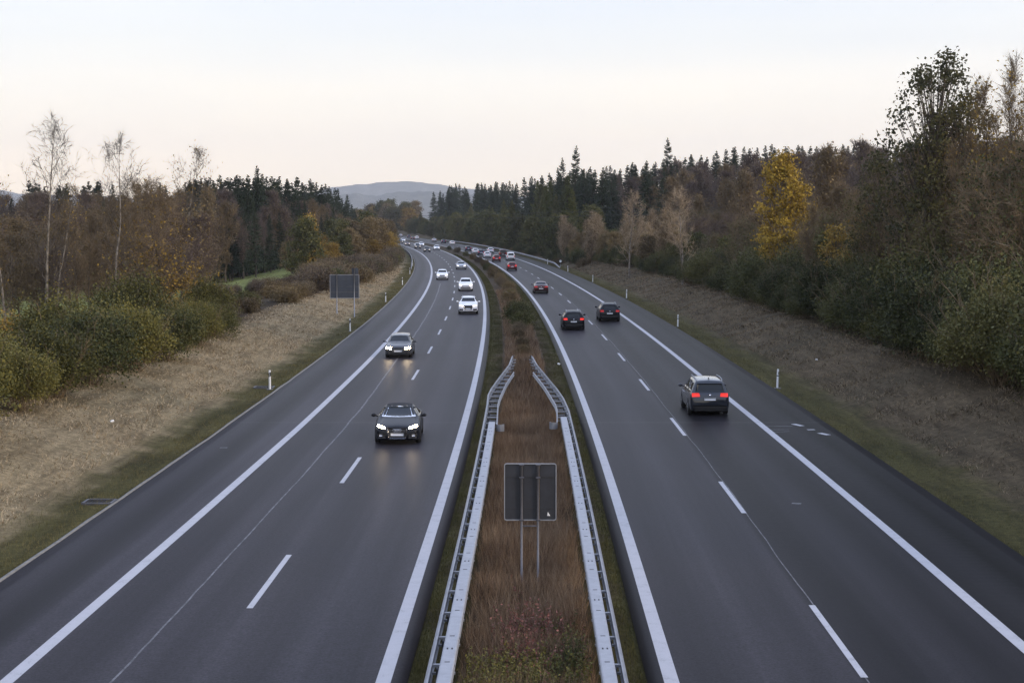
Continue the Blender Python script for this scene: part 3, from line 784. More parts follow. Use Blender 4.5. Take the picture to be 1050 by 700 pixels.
one(birchB, 8, 98, .80, 'bare birch with a few brown leaves at the left edge of the picture', rz=4)
one(birchB, 53, 101, .72, 'dark thin bare tree leaning beside the tallest bare birch', rz=1.2)
one(thin_, 132, 112, 1.05, 'slim pale sapling right of the forked birch', rz=1)
one(thin_, 92, 108, .95, 'slim bare sapling left of the forked birch', rz=2)
one(thin_, 77, 106, .85, 'short slim sapling between the tallest birch and the forked birch', rz=3)
one(birchB, 184, 125, .95, 'bare crowned tree rising behind the yellow leaved tree on the left', rz=.5)
one(brownG, 167, 108, .98, 'wide brown tree with yellow lower leaves right of the left birches', rz=.2)
one(brownB, 176, 118, .95, 'brown twiggy tree directly behind the wide yellow leaved one on the left')
LB = [(20,132,1.0),(48,140,1.0),(72,128,.9),(95,138,1.0),(118,130,.95),(140,142,1.0),(10,112,.8),(60,115,.72),(100,118,.72),(140,122,.75),(-5,145,1.1),(30,118,.75),(80,150,1.1),(-20,120,.95),(160,150,1.0),(192,146,.85),(208,150,.62)]
for k_, (px, d, s) in enumerate(LB):
    one([brownA, brownB][k_ % 2], px, d, s*.95, 'brown twiggy tree in the thicket behind the left birches', group='brown thicket behind the left birches')
# olive and rust bushes closing on the left shoulder further off
for k_, (px, d, s, pr) in enumerate([(312,262,.95,1),(322,300,.75,1),(303,275,.62,0),(335,330,.75,1),(350,345,.9,0),(362,350,.95,0),(374,345,1.0,0),(386,350,.95,0),(379,372,1.05,0),(392,400,1.0,0),(398,440,.95,0),(368,330,.75,0),(356,312,.62,1),(342,300,.55,1),(330,276,.5,1),(401,480,.9,0),(404,520,.8,0),(396,372,.75,1),(402,420,.7,1),(388,332,.55,1),(345,372,.95,0),(358,390,1.0,0),(405,470,.65,1)]):
    one([lfr[0], lfr[1]][pr] if k_ % 4 else lfo[0], px-3, d, s*.95, 'rust and olive bushy tree crowding the left shoulder at the bend', group='bushy trees at the left bend')
one(smallgold, 318, 275, .98, 'slender golden tree rising over the shrubs left of the road board')
one(smallgold, 381, 560, 1.0, 'small orange yellow tree tip above the rusty bushes at the left bend')
for k_ in range(26):      # low hedge along the left shoulder
    y = 175+k_*9.5; t = -(20.5-min(k_, 14)*.18)+rnd.uniform(-.5,.5)
    put(hth[k_ % 3], at(t-.8*(y < 260), y, -.1), rnd.uniform(1.0,1.35), label='low clipped shrub in the row along the left shoulder before the bend', cat='bush', group='low shrub row by the left shoulder')
# --- the far wood on the left beyond the green field
def left_top(px): return float(np.interp(px, [-60,150,200,230,270,300,320,330,341,349,358,364,372], [186,189,185,182,181,184,186,188,191,198,203,211,222]))
for k_ in range(96):
    px = rnd.uniform(0, 190) if k_ % 4 == 0 else 190+(k_*2.11) % 176
    y = float(np.interp(px, [-50,200,260,310,345,370], [300,295,300,360,440,620]))+rnd.uniform(22, 50)
    t = txy(px, y); base = ground(t, y)
    top = 9.1+(225-left_top(px)-rnd.uniform(-4,4))/1640*y
    pr = rnd.choice(spr[:2]); hh = {0:21,1:19}[spr.index(pr)]
    put(pr, (xc(y)+t, y, base-.3), (top-base)/hh*1.25, sz=1/1.25, label='dark spruce in the wood on the left beyond the green field', cat='tree', group='spruces of the left wood')
for k_ in range(120):
    px = -50+k_*3.45+rnd.uniform(-4,4)
    y = float(np.interp(px, [-50,200,260,310,345,370], [292,288,292,345,420,590]))+rnd.uniform(0, 28)
    t = txy(px, y); base = ground(t, y)
    top = 9.1+(225-left_top(px)-rnd.uniform(14,42))/1640*y
    if k_ % 3 == 1 or (195 < px < 350 and k_ % 3 == 2): pr, hh = spr[2], 23
    else: pr, hh = rnd.choice([(bareP1,17),(bareP1,17),(bareP2,16)])
    put(pr, (xc(y)+t, y, base-.3), max(.4, (top-base)/hh), label='dark spruce in the front row of the left wood facing the field' if pr is spr[2] else 'purple brown bare tree in the front of the left wood facing the field', cat='tree', group='front spruces of the left wood' if pr is spr[2] else 'bare trees of the left wood')
one(spr[1], 265, 330, 1.18, 'tall spruce standing out above the left wood skyline')
# trees closing the valley in the gap ahead
for k_ in range(26):
    px = 345+k_*3.1+rnd.uniform(-2,2); y = rnd.uniform(980, 1180)
    t = txy(px, y); base = ground(t, y)
    top = 9.1+(225-np.interp(px, [345,375,385,400,412,425],[214,216,209,206,212,206])+rnd.uniform(-3,2))/1640*y
    put([lfr[0], lfr[1], lfo[0], lfo[1]][k_ % 4], (xc(y)+t, y, base-.3), (top-base)/9.5, label='round brown tree closing the valley where the road disappears', cat='tree', group='valley trees in the gap')

# --- far hills
def hill(name, y, xs, tops, mat, depth, seed, rough):
    # xs, tops: ridge seen in photograph columns and rows
    n = 260; u = np.linspace(0, 1, n); X = (xs[0]+(xs[-1]-xs[0])*u)
    row = np.interp(X, xs, tops); Xw = (X-525)/1640*y
    top = 9.1+(225-row)/1640*y+vnoise(Xw, Xw*0, 60, seed)*rough+vnoise(Xw, Xw*0, 18, seed+1)*rough*.5
    V = []; m = 14
    for j in range(m):
        a = j/(m-1)*2-1; yy = y+a*depth; h = (1-abs(a)**1.6)
        wob = vnoise(Xw, np.full(n, a*900.), 160, seed+2)*top*.12*(1-abs(a))*(abs(a) > .01)
        V.append(np.stack([Xw*(1+a*depth/y*.6), np.full(n, yy), -14+(top+14)*h+wob], 1))
    V = np.concatenate(V); i = np.arange(m*n).reshape(m, n)
    Q = np.stack([i[:-1,:-1], i[:-1,1:], i[1:,1:], i[1:,:-1]], -1).reshape(-1,4)
    tag(link(name, npmesh(name, V, Q, smooth_=True), mat), kind='structure')
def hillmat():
    k = NT('haze-paled wooded hills'); n = k.noise(k.coord(), .012, 8, .7)
    k.l(k.ramp(n, [(.35,(.11,.115,.105)),(.55,(.17,.17,.15)),(.68,(.26,.25,.21))]), k.p.inputs['Base Color']); k.p.inputs['Roughness'].default_value = 1  # woodland tones paled in the base colour to add to the distance haze
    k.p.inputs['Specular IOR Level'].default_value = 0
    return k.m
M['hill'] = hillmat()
hill('hill', 10000, [-150,0,20,60,200,280,310,330,345,365,400,430,450,470,520,700,1200], [196,196,198,200,205,205,200,195,191.5,189,187.5,187,189,192,200,205,205], M['hill'], 500, 3, 9)
hill('hill', 6200, [200,340,365,385,395,402,410,430,450,480,560,900], [204,202,199,199,200,199,196,195,197,199,204,206], M['hill'], 380, 7, 14)

# ------------------------------------------------------------------ grass that nobody could count
def blades(name, n, tr, yr, hmin, hmax, w, mat, seed, label, dens=None, lean=.35, pw=1.0, surface=True):
    rng = np.random.default_rng(seed)
    y = yr[0]+(yr[1]-yr[0])*rng.random(n)**pw; t = tr[0]+(tr[1]-tr[0])*rng.random(n)
    if dens is not None:
        keep = rng.random(n) < dens(t, y); t, y = t[keep], y[keep]
    n = len(t)
    z = H(t, y); h = (hmin+(hmax-hmin)*rng.random(n)**1.5)*(1+vnoise(t, y, 1.4, seed)*.9)
    p = np.stack([VXC(y)+t, y, z-.02], 1)
    d = norm(np.concatenate([rng.normal(size=(n,2))*lean, np.ones((n,1))], 1))
    a = norm(np.concatenate([rng.normal(size=(n,2)), np.zeros((n,1))], 1))*w*(1+np.maximum(y-60, 0)[:,None]*.012)/2
    tip = p+d*h[:,None]
    V = np.stack([p-a, p+a, tip], 1).reshape(-1,3)
    me = npmesh(name, V, None, np.arange(len(V)).reshape(-1,3))
    tag(link(name, me, mat), label, 'grass', kind='stuff')
vn = vnoise
blades('tall_grass', 120000, (-1.35, 1.35), (27, 74), .25, .72, .010, M['grass_red'], 61, 'tall dry red brown grass between the median crash barriers', lambda t, y: np.clip(.75+vn(t, y, 1.2, 5)*1.2, 0, 1)*(1-.75*np.clip((np.abs(t)-1.0)/.4, 0, 1)*(vn(t, y, .8, 8) < .1)), pw=1.3)
blades('tall_grass', 60000, (-1.2, 1.2), (70, 200), .25, .75, .016, M['grass_red'], 62, 'reddish brown grass strip in the middle of the median beyond the barriers', lambda t, y: np.clip(.8-np.abs(t)*.35+vn(t, y, 3.0, 15)*1.0, 0, 1))
blades('median_grass', 120000, (-2.35, -1.35), (27, 420), .04, .13, .012, M['grass_moss'], 63, 'short mossy grass on the left edge of the median', pw=2.0)
blades('median_grass', 120000, (1.35, 2.35), (27, 420), .04, .13, .012, M['grass_moss'], 64, 'short mossy grass on the right edge of the median', pw=2.0)
blades('verge_grass', 90000, (-15.9, -13.45), (38, 330), .04, .16, .014, M['grass_green'], 65, 'short green grass beside the left hard shoulder', lambda t, y: np.clip(1.1-(-t-13.9)*.6+vn(t, y, 2, 3), 0, 1), pw=1.5)
blades('verge_grass', 90000, (13.45, 16.2), (38, 330), .04, .16, .014, M['grass_green'], 66, 'short green grass beside the right hard shoulder', lambda t, y: np.clip(1.1-(t-13.9)*.6+vn(t, y, 2, 4), 0, 1), pw=1.5)
blades('bank_grass', 150000, (-22.5, -15.7), (40, 300), .06, .26, .034, M['grass_straw'], 67, 'pale mown straw covering the left bank', lambda t, y: np.clip(.65+vn(t, y, 2.2, 6)*1.3, 0, 1), lean=1.3, pw=1.5)
blades('bank_grass', 130000, (15.7, 23), (40, 300), .06, .28, .034, M['grass_rbank'], 68, 'dead brown grass and leaves covering the right bank', lambda t, y: np.clip(.65+vn(t, y, 2.2, 7)*1.3, 0, 1), lean=1.3, pw=1.5)

def weeds(name, seed, c, R, n, hh, leafn, mat, label, lsz=.05):
    rng = np.random.default_rng(seed); vm = VM()
    P0 = np.concatenate([rng.normal(size=(n,2))*np.array(R), np.zeros((n,1))], 1)
    P0[:,0] = np.clip(P0[:,0], -1.15-c[0], 1.15-c[0])
    D0 = norm(np.concatenate([rng.normal(size=(n,2))*.2, np.ones((n,1))], 1))
    b, r = grow(rng, P0, D0, hh*(.6+.6*rng.random(n)), np.full(n, .005), 4, .06, .05, .3); vm.tubes(b, r, 3, 0)
    p, d, _, _ = kids(rng, b, r, leafn, .25, 1.0, .9, .3); vm.leaves(rng, p+d*.05, np.full(len(p), lsz), 1, elong=1.8)
    o = link(name, vm.mesh(name), [M['bark'], M[mat]]); o.location = at(*c); tag(o, label, 'plants', kind='stuff')
weeds('wildflower_patch', 71, (.05, 33.2), (.42, 1.7), 190, .66, 11, 'pink', 'pinkish red seed stalks growing at the near end of the median grass', .032)
weeds('weed_patch', 72, (-.05, 30.4), (.65, 1.0), 300, .50, 22, 'hedge_l', 'green leafy weeds at the very near end of the median', .032)
weeds('weed_patch', 73, (.85, 31.5), (.22, 1.1), 80, .6, 18, 'olive', 'olive weeds leaning on the right median barrier', .035)
# median clumps beyond the barriers
MC = [(.0,107,.5,1),(.05,113,.55,1),(-.1,121,.55,1),(-.1,127,.6,0),(.3,133,1.0,2),(.1,141,1.2,2),(.5,150,1.0,2),(.0,160,.7,1),(-.3,172,.95,1),(.2,186,.7,2),(.4,200,.9,1),(.0,215,.8,0),(.1,232,.9,1),(-.3,250,1.0,1),(.0,268,.9,1),(-.2,288,.8,2),(.1,310,.9,1),(.0,335,.8,0),(.1,365,.9,1),(.0,400,.8,2),(.0,440,.9,0),(.0,480,.8,2)]
mcl = {0:'purple brown', 1:'reddish brown', 2:'olive green'}
for t, y, s, k_ in MC:
    put(hth[k_], at(t, y, -.1), s*.62, label='low %s shrub growing in the middle of the median beyond the barriers' % mcl[k_], cat='bush', group='%s shrubs of the median' % mcl[k_], sz=1.35)

# ------------------------------------------------------------------ median crash barriers
def path_at(tab, y, z):
    t = float(np.interp(y, [p[1] for p in tab], [p[0] for p in tab])); return (xc(y)+t, y, z, heading(y)+0)
def mk_path(tab, y0, y1, z, step=1.0, zf=None):
    n = max(2, int((y1-y0)/step)); out = []
    for k in range(n+1):
        y = y0+(y1-y0)*k/n; a = path_at(tab, y, 0); b = path_at(tab, y+.3, 0)
        out.append((a[0], a[1], (zf(y) if zf else z), -math.atan((b[0]-a[0])/.3)))
    return out
WB = [(0,-.155),(.03,-.14),(.07,-.10),(.07,-.06),(.02,-.03),(.02,.03),(.07,.06),(.07,.10),(.03,.14),(0,.155)]
def median_barrier(sg, label):
    root = empty('crash_barrier', (0,0,0)); tag(root, label, 'crash barrier')
    if sg < 0: tout = [(-1.80,0),(-1.80,72),(-1.83,76),(-1.72,79),(-1.42,84),(-.88,92),(-.62,100),(-.55,106)]
    else: tout = [(1.78,0),(1.76,70),(1.66,74.5),(1.44,79),(1.18,83),(.65,92),(.45,98),(.38,104)]
    dip = lambda y: .64-.62*float(smooth(97, 105, y))
    prof = [(sg*a, b) for a, b in WB]; th = [(a-sg*.012, b) for a, b in reversed(prof)]
    m = MB().sweep(prof+th, mk_path(tout, 20, 105, 0, 1.0, dip), True); m.build('outer_rail', M['galv'], root)
    # flat wide box beam on the inner side
    y_end = 65.6 if sg < 0 else 67.2
    tb = [(sg*1.52,0),(sg*1.50,70)]
    bp_ = [(-.135,-.10),(.135,-.10),(.135,.08),(.11,.10),(-.11,.10),(-.135,.08)]
    MB().sweep(bp_, mk_path(tb, 20, y_end, .68, 1.5), True).build('box_beam', M['galv_white'], root)
    # bolt slots cut at each splice of the beam
    y = 22.6
    while y < y_end-1:
        mb = MB()
        for dy, w in ((-.95,.10),(0,.03),(.95,.10)):
            for dx in ((-.0,) if dy else (-.045,.045)):
                c = path_at(tb, y+dy, .782); mb.box((c[0]+dx, c[1], c[2]), (w if dy else .03, .028 if dy else .10, .006))
        mb.build('splice_slot', M['slot'], root); y += 4.0
    # flared part: second thin rail that comes out of the beam and runs to the tip
    tin = [(sg*1.30,64.8),(sg*1.36,72),(sg*1.30,75),(sg*1.06,81),(sg*.66,87.5)] if sg < 0 else [(1.20,65.5),(1.30,70),(1.27,72),(.90,79.7),(.42,87.4)]
    pin = [(-sg*a*.6, b*.8) for a, b in WB]; thn = [(a+sg*.012, b) for a, b in reversed(pin)]
    MB().sweep(pin+thn, mk_path(tin, tin[0][1], tin[-1][1], .64, .8), True).build('inner_rail', M['galv'], root)
    # curled end of the inner rail
    c = path_at(tin, tin[0][1], .64); cu = []
    for k in range(9):
        a = PI*1.3*k/8; cu.append((c[0]-sg*.16*(1-math.cos(a)), c[1]-.16*math.sin(a)-.0, .64, a*sg))
    MB().sweep([(0,-.14),(.012,-.14),(.012,.14),(0,.14)], cu, True).build('curled_end', M['galv'], root)
    # spacer bars and posts
    y = 21.7; k = 0
    while y < 96:
        o_ = path_at(tout, y, .66)
        if y < y_end: xi = xc(y)+sg*1.36
        elif y < tin[-1][1]: xi = path_at(tin, y, 0)[0]
        else: xi = xc(y)+float(np.interp(y, [p[1] for p in tout], [p[0] for p in tout]))-sg*.25
        cx = (o_[0]+xi)/2; w = abs(o_[0]-xi)
        MB().box((cx, y, .70), (w, .09, .05)).box((cx, y, .55), (w, .07, .04)).build('spacer_bar', M['galv'], root)
        if y >= y_end:
            MB().box((cx, y+.9, .60), (w*.96, .05, .035)).build('spacer_bar', M['galv'], root)
        xp = o_[0]-sg*.10
        MB().bbox((xp, y, .30), (.055, .10, .70), .012).build('post', M['galv_dark'], root)
        y += 2.0; k += 1
median_barrier(-1, 'grey steel crash barrier on the left side of the median grass')
median_barrier(1, 'grey steel crash barrier on the right side of the median grass')

def side_barrier(t, y0, y1, face, label, step=4.0):
    root = empty('crash_barrier', (0,0,0)); tag(root, label, 'crash barrier')
    tab = [(t,y0),(t,y1)]
    prof = [(face*a*1.1, b) for a, b in WB]; th = [(a-face*.015, b) for a, b in reversed(prof)]
    MB().sweep(prof+th, mk_path(tab, y0, y1, 0, 3, lambda y: ground(t, y)+.62-.5*float(smooth(y0+14, y0, y))), True).build('rail', M['galv'], root)
    y = y0+6; n = 0
    while y < y1 and n < 95:
        c = path_at(tab, y, 0); MB().bbox((c[0]-face*.09, y, ground(t, y)+.34), (.07,.11,.72), .012).build('post', M['galv_dark'], root); y += step; n += 1
side_barrier(13.95, 300, 670, -1, 'grey steel crash barrier along the distant right shoulder')
side_barrier(-13.95, 292, 560, 1, 'dark steel crash barrier along the distant left shoulder at the bend')

# ------------------------------------------------------------------ delineator posts
def delineator(black_band):
    root = empty('delineator_post')
    m = MB()
    prof = lambda z, s: [(-.06*s,.05*s,z),(0,-.055*s,z),(.06*s,.05*s,z),(.035*s,.07*s,z),(-.035*s,.07*s,z)]
    vs = []; zs = [(0,1),(.75,.97),(.93,.95),(1.0,.93),(1.055,.80)]
    for z, s in zs: vs += prof(z, s)
    fs = [(i*5+k, i*5+(k+1)%5, (i+1)*5+(k+1)%5, (i+1)*5+k) for i in range(len(zs)-1) for k in range(5)]
    fs += [tuple(range(5))[::-1], tuple(20+k for k in range(5))]
    m.add(vs, fs); m.build('post_body', M['white_plastic'], root)
    b = MB()
    if black_band:      # slanted black band round the head
        z0, z1 = .70, .93
        lo = prof(z0, 1.03); hi = prof(z1, 1.02)
        lo = [(x, y, z+x*.5) for x, y, z in lo]; hi = [(x, y, z+x*.5) for x, y, z in hi]
        b.add(lo+hi, [(k, (k+1)%5, 5+(k+1)%5, 5+k) for k in range(5)]); b.build('black_band', M['black_plastic'], root)
        MB().box((0,-.053,.82), (.035,.012,.15)).build('reflector', M['reflector'], root)
    else:
        lo = prof(.66, 1.03); hi = prof(.72, 1.03)
        b.add(lo+hi, [(k, (k+1)%5, 5+(k+1)%5, 5+k) for k in range(5)]); b.build('dark_band', M['sign_back2'], root)
        MB().box((0,-.056,.84), (.05,.012,.15)).build('reflector', M['reflector'], root)
    MB().bbox((0,.0,.01), (.34,.30,.05), .012).build('foot_plate', M['galv_dark'], root)
    return root
order = ['nearest', 'second nearest', 'third nearest', 'fourth nearest', 'fifth nearest', 'sixth nearest', 'seventh nearest', 'eighth nearest']
dl, dr = delineator(True), delineator(False)
for k_, y in enumerate([85.6,130.4,176.9,223.3,267.4,312]):
    o = dl if k_ == 0 else copy_tree(dl)
    o.location = at(-13.78, y, 0); o.rotation_euler = (0,0,heading(y)+rnd.uniform(-.1,.1)); tag(o, order[k_]+' white post with a black band beside the left hard shoulder', 'post', 'black banded posts by the left shoulder')
for k_, y in enumerate([86.1,135.8,184.6,232.8,279.4,325.6]):
    o = dr if k_ == 0 else copy_tree(dr)
    o.location = at(13.62, y, 0); o.rotation_euler = (rnd.uniform(-.02,.02),rnd.uniform(-.03,.03),heading(y)+rnd.uniform(-.1,.1)); tag(o, order[k_]+' plain white post beside the right hard shoulder', 'post', 'white posts by the right shoulder')

# drain grates in the left verge
for (t, y, w, l, lab) in ((-13.9, 51.2, .9, .75, 'dark drain inlet in the grass at the near left shoulder edge'), (-14.25, 86.6, 1.0, .9, 'dark drain inlet by the foot of the nearest black banded post')):
    root = empty('drain_inlet', at(t, y, .01), heading(y)); tag(root, lab, 'drain')
    fr = MB(); 
    for sx in (-1,1): fr.box((sx*w/2,0,.02),(.08,l,.07))
    for sy in (-1,1): fr.box((0,sy*l/2,.02),(w-.08,.08,.07))
    fr.build('drain_frame', M['galv_dark'], root)
    gt = MB(); gt.box((0,0,-.005),(w-.1,l-.1,.02))
    for j in range(7): gt.box((-w/2+.12+j*(w-.24)/6, 0, .025), (.035,l-.1,.03))
    gt.build('grate', M['slot'], root)

# ------------------------------------------------------------------ signs seen from behind
def rrect(w, h, r, n=5):
    pts = []
    for cx, cz, a0 in ((w/2-r,h/2-r,0),(-w/2+r,h/2-r,PI/2),(-w/2+r,-h/2+r,PI),(w/2-r,-h/2+r,3*PI/2)):
        for k in range(n+1):
            a = a0+PI/2*k/n; pts.append((cx+r*math.cos(a), cz+r*math.sin(a)))
    return pts
def plate(mb, w, h, r, y, th, cz):
    p = rrect(w, h, r); n = len(p)
    vs = [(a, y-th/2, b+cz) for a, b in p]+[(a, y+th/2, b+cz) for a, b in p]
    mb.add(vs, [tuple(range(n)), tuple(range(2*n-1, n-1, -1))]+[(k, n+k, n+(k+1)%n, (k+1)%n) for k in range(n)])
def frame_ring(mb, w, h, r, b, y, th, cz):
    po, pi_ = rrect(w, h, r), rrect(w-2*b, h-2*b, max(r-b, .01)); n = len(po)
    vs = [(a, y-th/2, c+cz) for a, c in po]+[(a, y-th/2, c+cz) for a, c in pi_]+[(a, y+th/2, c+cz) for a, c in po]+[(a, y+th/2, c+cz) for a, c in pi_]
    fs = []
    for k in range(n):
        j = (k+1) % n
        fs += [(k, j, n+j, n+k), (2*n+k, 3*n+k, 3*n+j, 2*n+j), (k, 2*n+k, 2*n+j, j), (n+k, n+j, 3*n+j, 3*n+k)]
    mb.add(vs, fs)
ys = 39.6
root = empty('road_sign', at(.02+.02, ys, 0), heading(ys)); tag(root, 'dark back of a wide road sign on two thin posts in the median grass', 'road sign')
W_, Hs, cz = 1.31, 1.44, 2.30
for k_ in (-1, 0, 1):
    mb = MB(); plate(mb, W_/3-.035, Hs-.05, .05, .02, .012, cz)
    o = mb.build('sign_panel', M['sign_back'], root)
    c2 = MB(); c2.box((0, .008, cz+.37), (W_/3-.06, .014, .012)).box((0, .008, cz-.42), (W_/3-.06, .014, .012)); q = c2.build('panel_seam', M['slot'], o)
    o.location.x = k_*W_/3
mb = MB(); frame_ring(mb, W_, Hs, .06, .022, .015, .045, cz); mb.build('sign_frame', M['galv'], root)
for sx in (-1, 1):
    MB().tube([(sx*.205-.01, -.045, 0), (sx*.205-.01, -.045, cz+Hs/2-.01)], .030, 10).build('post', M['post_grey'], root)
mb = MB(); mb.bbox((-.01, -.05, cz-Hs/2-.13), (.46,.03,.03), .006); mb.build('cross_bar', M['galv_dark'], root)
for zz in (.37, -.70, .69):
    mb = MB()
    for sx in (-1,1): mb.bbox((sx*.205-.01, -.05, cz+zz), (.12,.09,.035), .008)
    mb.build('clamp', M['galv_dark'], root)
mb = MB(); mb.add([(.44,.0,cz-.50),(.50,.0,cz-.60),(.42,.0,cz-.60)], [(0,1,2)]); mb.tube([(.44,-.002,cz-.55),(.47,-.002,cz-.58)], .018, 8); mb.build('sticker', M['sticker'], root)

yb = 149.4
root = empty('direction_board', (xc(yb)-15.95, yb, ground(-15.95, yb)-.05), heading(yb)+.06); tag(root, 'large dark back of a direction board on two posts on the left bank', 'road sign')
bz = 3.05-.3
for j in range(4):
    MB().bbox((0, .03, bz-.80+j*.535), (2.62,.03,.525), .008).build('board_panel', M['sign_back2'], root)
mb = MB(); frame_ring(mb, 2.74, 2.22, .03, .05, .03, .06, bz); mb.build('sign_frame', M['galv'], root)
MB().bbox((.98, .03, bz+1.42), (.60,.03,.56), .01).build('top_plate', M['sign_back2'], root)
MB().tube([(-.72,-.05,-.3),(-.72,-.05,bz+1.13)], .05, 10).build('post', M['galv'], root)
MB().tube([(.90,-.05,-.3),(.90,-.05,bz+1.72)], .05, 10).build('post', M['galv'], root)
# round mirror-like plate on a stake near the far right barrier
yr_ = 306.
root = empty('round_sign', at(14.5, yr_, 0), heading(yr_)); tag(root, 'small round grey sign at the start of the distant right crash barrier', 'road sign')
MB().tube([(0,0,0),(0,0,1.1)], .03, 8).build('post', M['galv'], root)
MB().tube([(0,-.05,1.2),(0,-.02,1.2)], .24, 20).build('sign_disc', M['white_plastic'], root)

# litter on the slopes
for t, y, lab in ((-17.4, 66.5, 'small white scrap of litter on the straw of the left bank'), (17.6, 96, 'small white litter scrap on the brown right bank'), (2.2, 100.5, 'small white scrap beside the right carriageway edge line')):
    mb = MB(); mb.bbox((0,0,.05), (.17,.13,.09), .03, Matrix.Rotation(.5, 3, 'X')); o = mb.build('litter_scrap', M['sticker']); o.location = at(t, y); o.rotation_euler = (.2,.3,y); tag(o, lab, 'litter')

# ------------------------------------------------------------------ overhead line across the valley
for k_, (dz, lab) in enumerate(((0,'upper thin overhead wire crossing the valley in front of the woods'), (-.9,'lower thin overhead wire crossing the valley in front of the woods'))):
    a = Vector((-150., 470., 8.2+dz)); b = Vector((130., 230., 14.4+dz)); pts = []
    for k in range(41):
        u = k/40; p = a.lerp(b, u); p.z -= 1.2*(1-(2*u-1)**2); pts.append(p)
    mb = MB(); mb.tube(pts, .03, 5); o = mb.build('overhead_wire', M['wire']); tag(o, lab, 'cable')

# ------------------------------------------------------------------ vehicles
def pchip(xs, ys, xq):
    xs = np.asarray(xs, float); ys = np.asarray(ys, float); h = np.diff(xs); dl_ = np.diff(ys)/h
    d = np.zeros(len(xs))
    for i in range(1, len(xs)-1):
        if dl_[i-1]*dl_[i] > 0:
            w1, w2 = 2*h[i]+h[i-1], h[i]+2*h[i-1]; d[i] = (w1+w2)/(w1/dl_[i-1]+w2/dl_[i])
    d[0], d[-1] = dl_[0], dl_[-1]
    i = np.clip(np.searchsorted(xs, xq)-1, 0, len(xs)-2); t = (xq-xs[i])/h[i]
    return (2*t**3-3*t**2+1)*ys[i]+(t**3-2*t**2+t)*h[i]*d[i]+(-2*t**3+3*t**2)*ys[i+1]+(t**3-t**2)*h[i]*d[i+1]
def car_body(st):
    """st rows: y, half width, z bottom, z shoulder, top half width, z top -- front is +y"""
    st = sorted(st, key=lambda r: r[0]); rings = []
    for (y, w, zb, zs, wt, zt) in st:
        zs = min(zs, zt-.03)
        rings.append([(0,zb),(w*.82,zb),(w*.965,zb+.07),(w,zb+(zs-zb)*.42),(w*.99,zs-(zs-zb)*.12),(w*.955,zs),((w*.93+wt)/2+.012,(zs+zt)/2+.01),(wt,zt-.045),(wt*.80,zt-.008),(0,zt+.022)])
    R = np.array(rings); ys = np.array([r[0] for r in st])
    yq = np.unique(np.concatenate([np.linspace(a, b, 5) for a, b in zip(ys[:-1], ys[1:])]))
    G = np.stack([np.stack([pchip(ys, R[:,j,c], yq) for c in (0,1)], -1) for j in range(R.shape[1])], 1)
    vq = np.linspace(0, 9, 37)
    G = np.stack([np.stack([pchip(np.arange(10), G[i,:,c], vq) for c in (0,1)], -1) for i in range(len(yq))], 0)
    n, m = len(yq), len(vq)
    V = []; 
    for i in range(n):
        ring = [(x, yq[i], z) for x, z in G[i]]+[(-x, yq[i], z) for x, z in G[i][::-1][1:-1]]
        V += ring
    k = 2*m-2; Fc = []
    for i in range(n-1):
        for j in range(k): Fc.append((i*k+j, (i+1)*k+j, (i+1)*k+(j+1)%k, i*k+(j+1)%k))
    Fc.append(tuple(range(k))); Fc.append(tuple((n-1)*k+j for j in reversed(range(k))))
    return V, Fc
def decal(name, bvh, quad, axis, mat, parent, offs=.006, nu=10, nv=5, sgn=1, sub=None):
    """a thin shell that follows the body: quad corners given in the plane seen along axis ('Y' front/rear -> (x,z), 'X' side -> (y,z))"""
    D = Vector((0,-sgn,0)) if axis == 'Y' else (Vector((-sgn,0,0)) if axis == 'X' else Vector((0,0,-1)))
    q = [Vector(p) for p in quad]; P_ = []
    for v in range(nv+1):
        for u in range(nu+1):
            a = q[0].lerp(q[1], u/nu); b = q[3].lerp(q[2], u/nu); c = a.lerp(b, v/nv)
            o = Vector((c.x, 5*sgn, c.y)) if axis == 'Y' else (Vector((5*sgn, c.x, c.y)) if axis == 'X' else Vector((c.x, c.y, 5)))
            hit = bvh.ray_cast(o, D)
            P_.append(hit[0]-D*offs if hit[0] is not None else None)
    last = None
    for i, p in enumerate(P_):
        if p is None: P_[i] = last
        else: last = P_[i]
    P_ = [p if p is not None else last for p in P_]
    if last is None: return None
    w = nu+1; fs = [(j*w+i, j*w+i+1, (j+1)*w+i+1, (j+1)*w+i) for j in range(nv) for i in range(nu)]
    rim = [i for i in range(w)]+[j*w+nu for j in range(1, nv+1)]+[nv*w+i for i in range(nu-1, -1, -1)]+[j*w for j in range(nv-1, 0, -1)]
    base = len(P_); vs = P_+[P_[i]+D*.03 for i in rim]; n = len(rim)
    mb = MB(); mb.add(vs, fs, True); mb.add([], [(rim[k]-base, rim[(k+1)%n]-base, base+(k+1)%n-base, base+k-base) for k in range(n)] if False else [])
    for k in range(n): mb.f.append((rim[k], rim[(k+1)%n], base+(k+1)%n, base+k)); mb.sm.append(False)
    return mb.build(name, mat, parent)

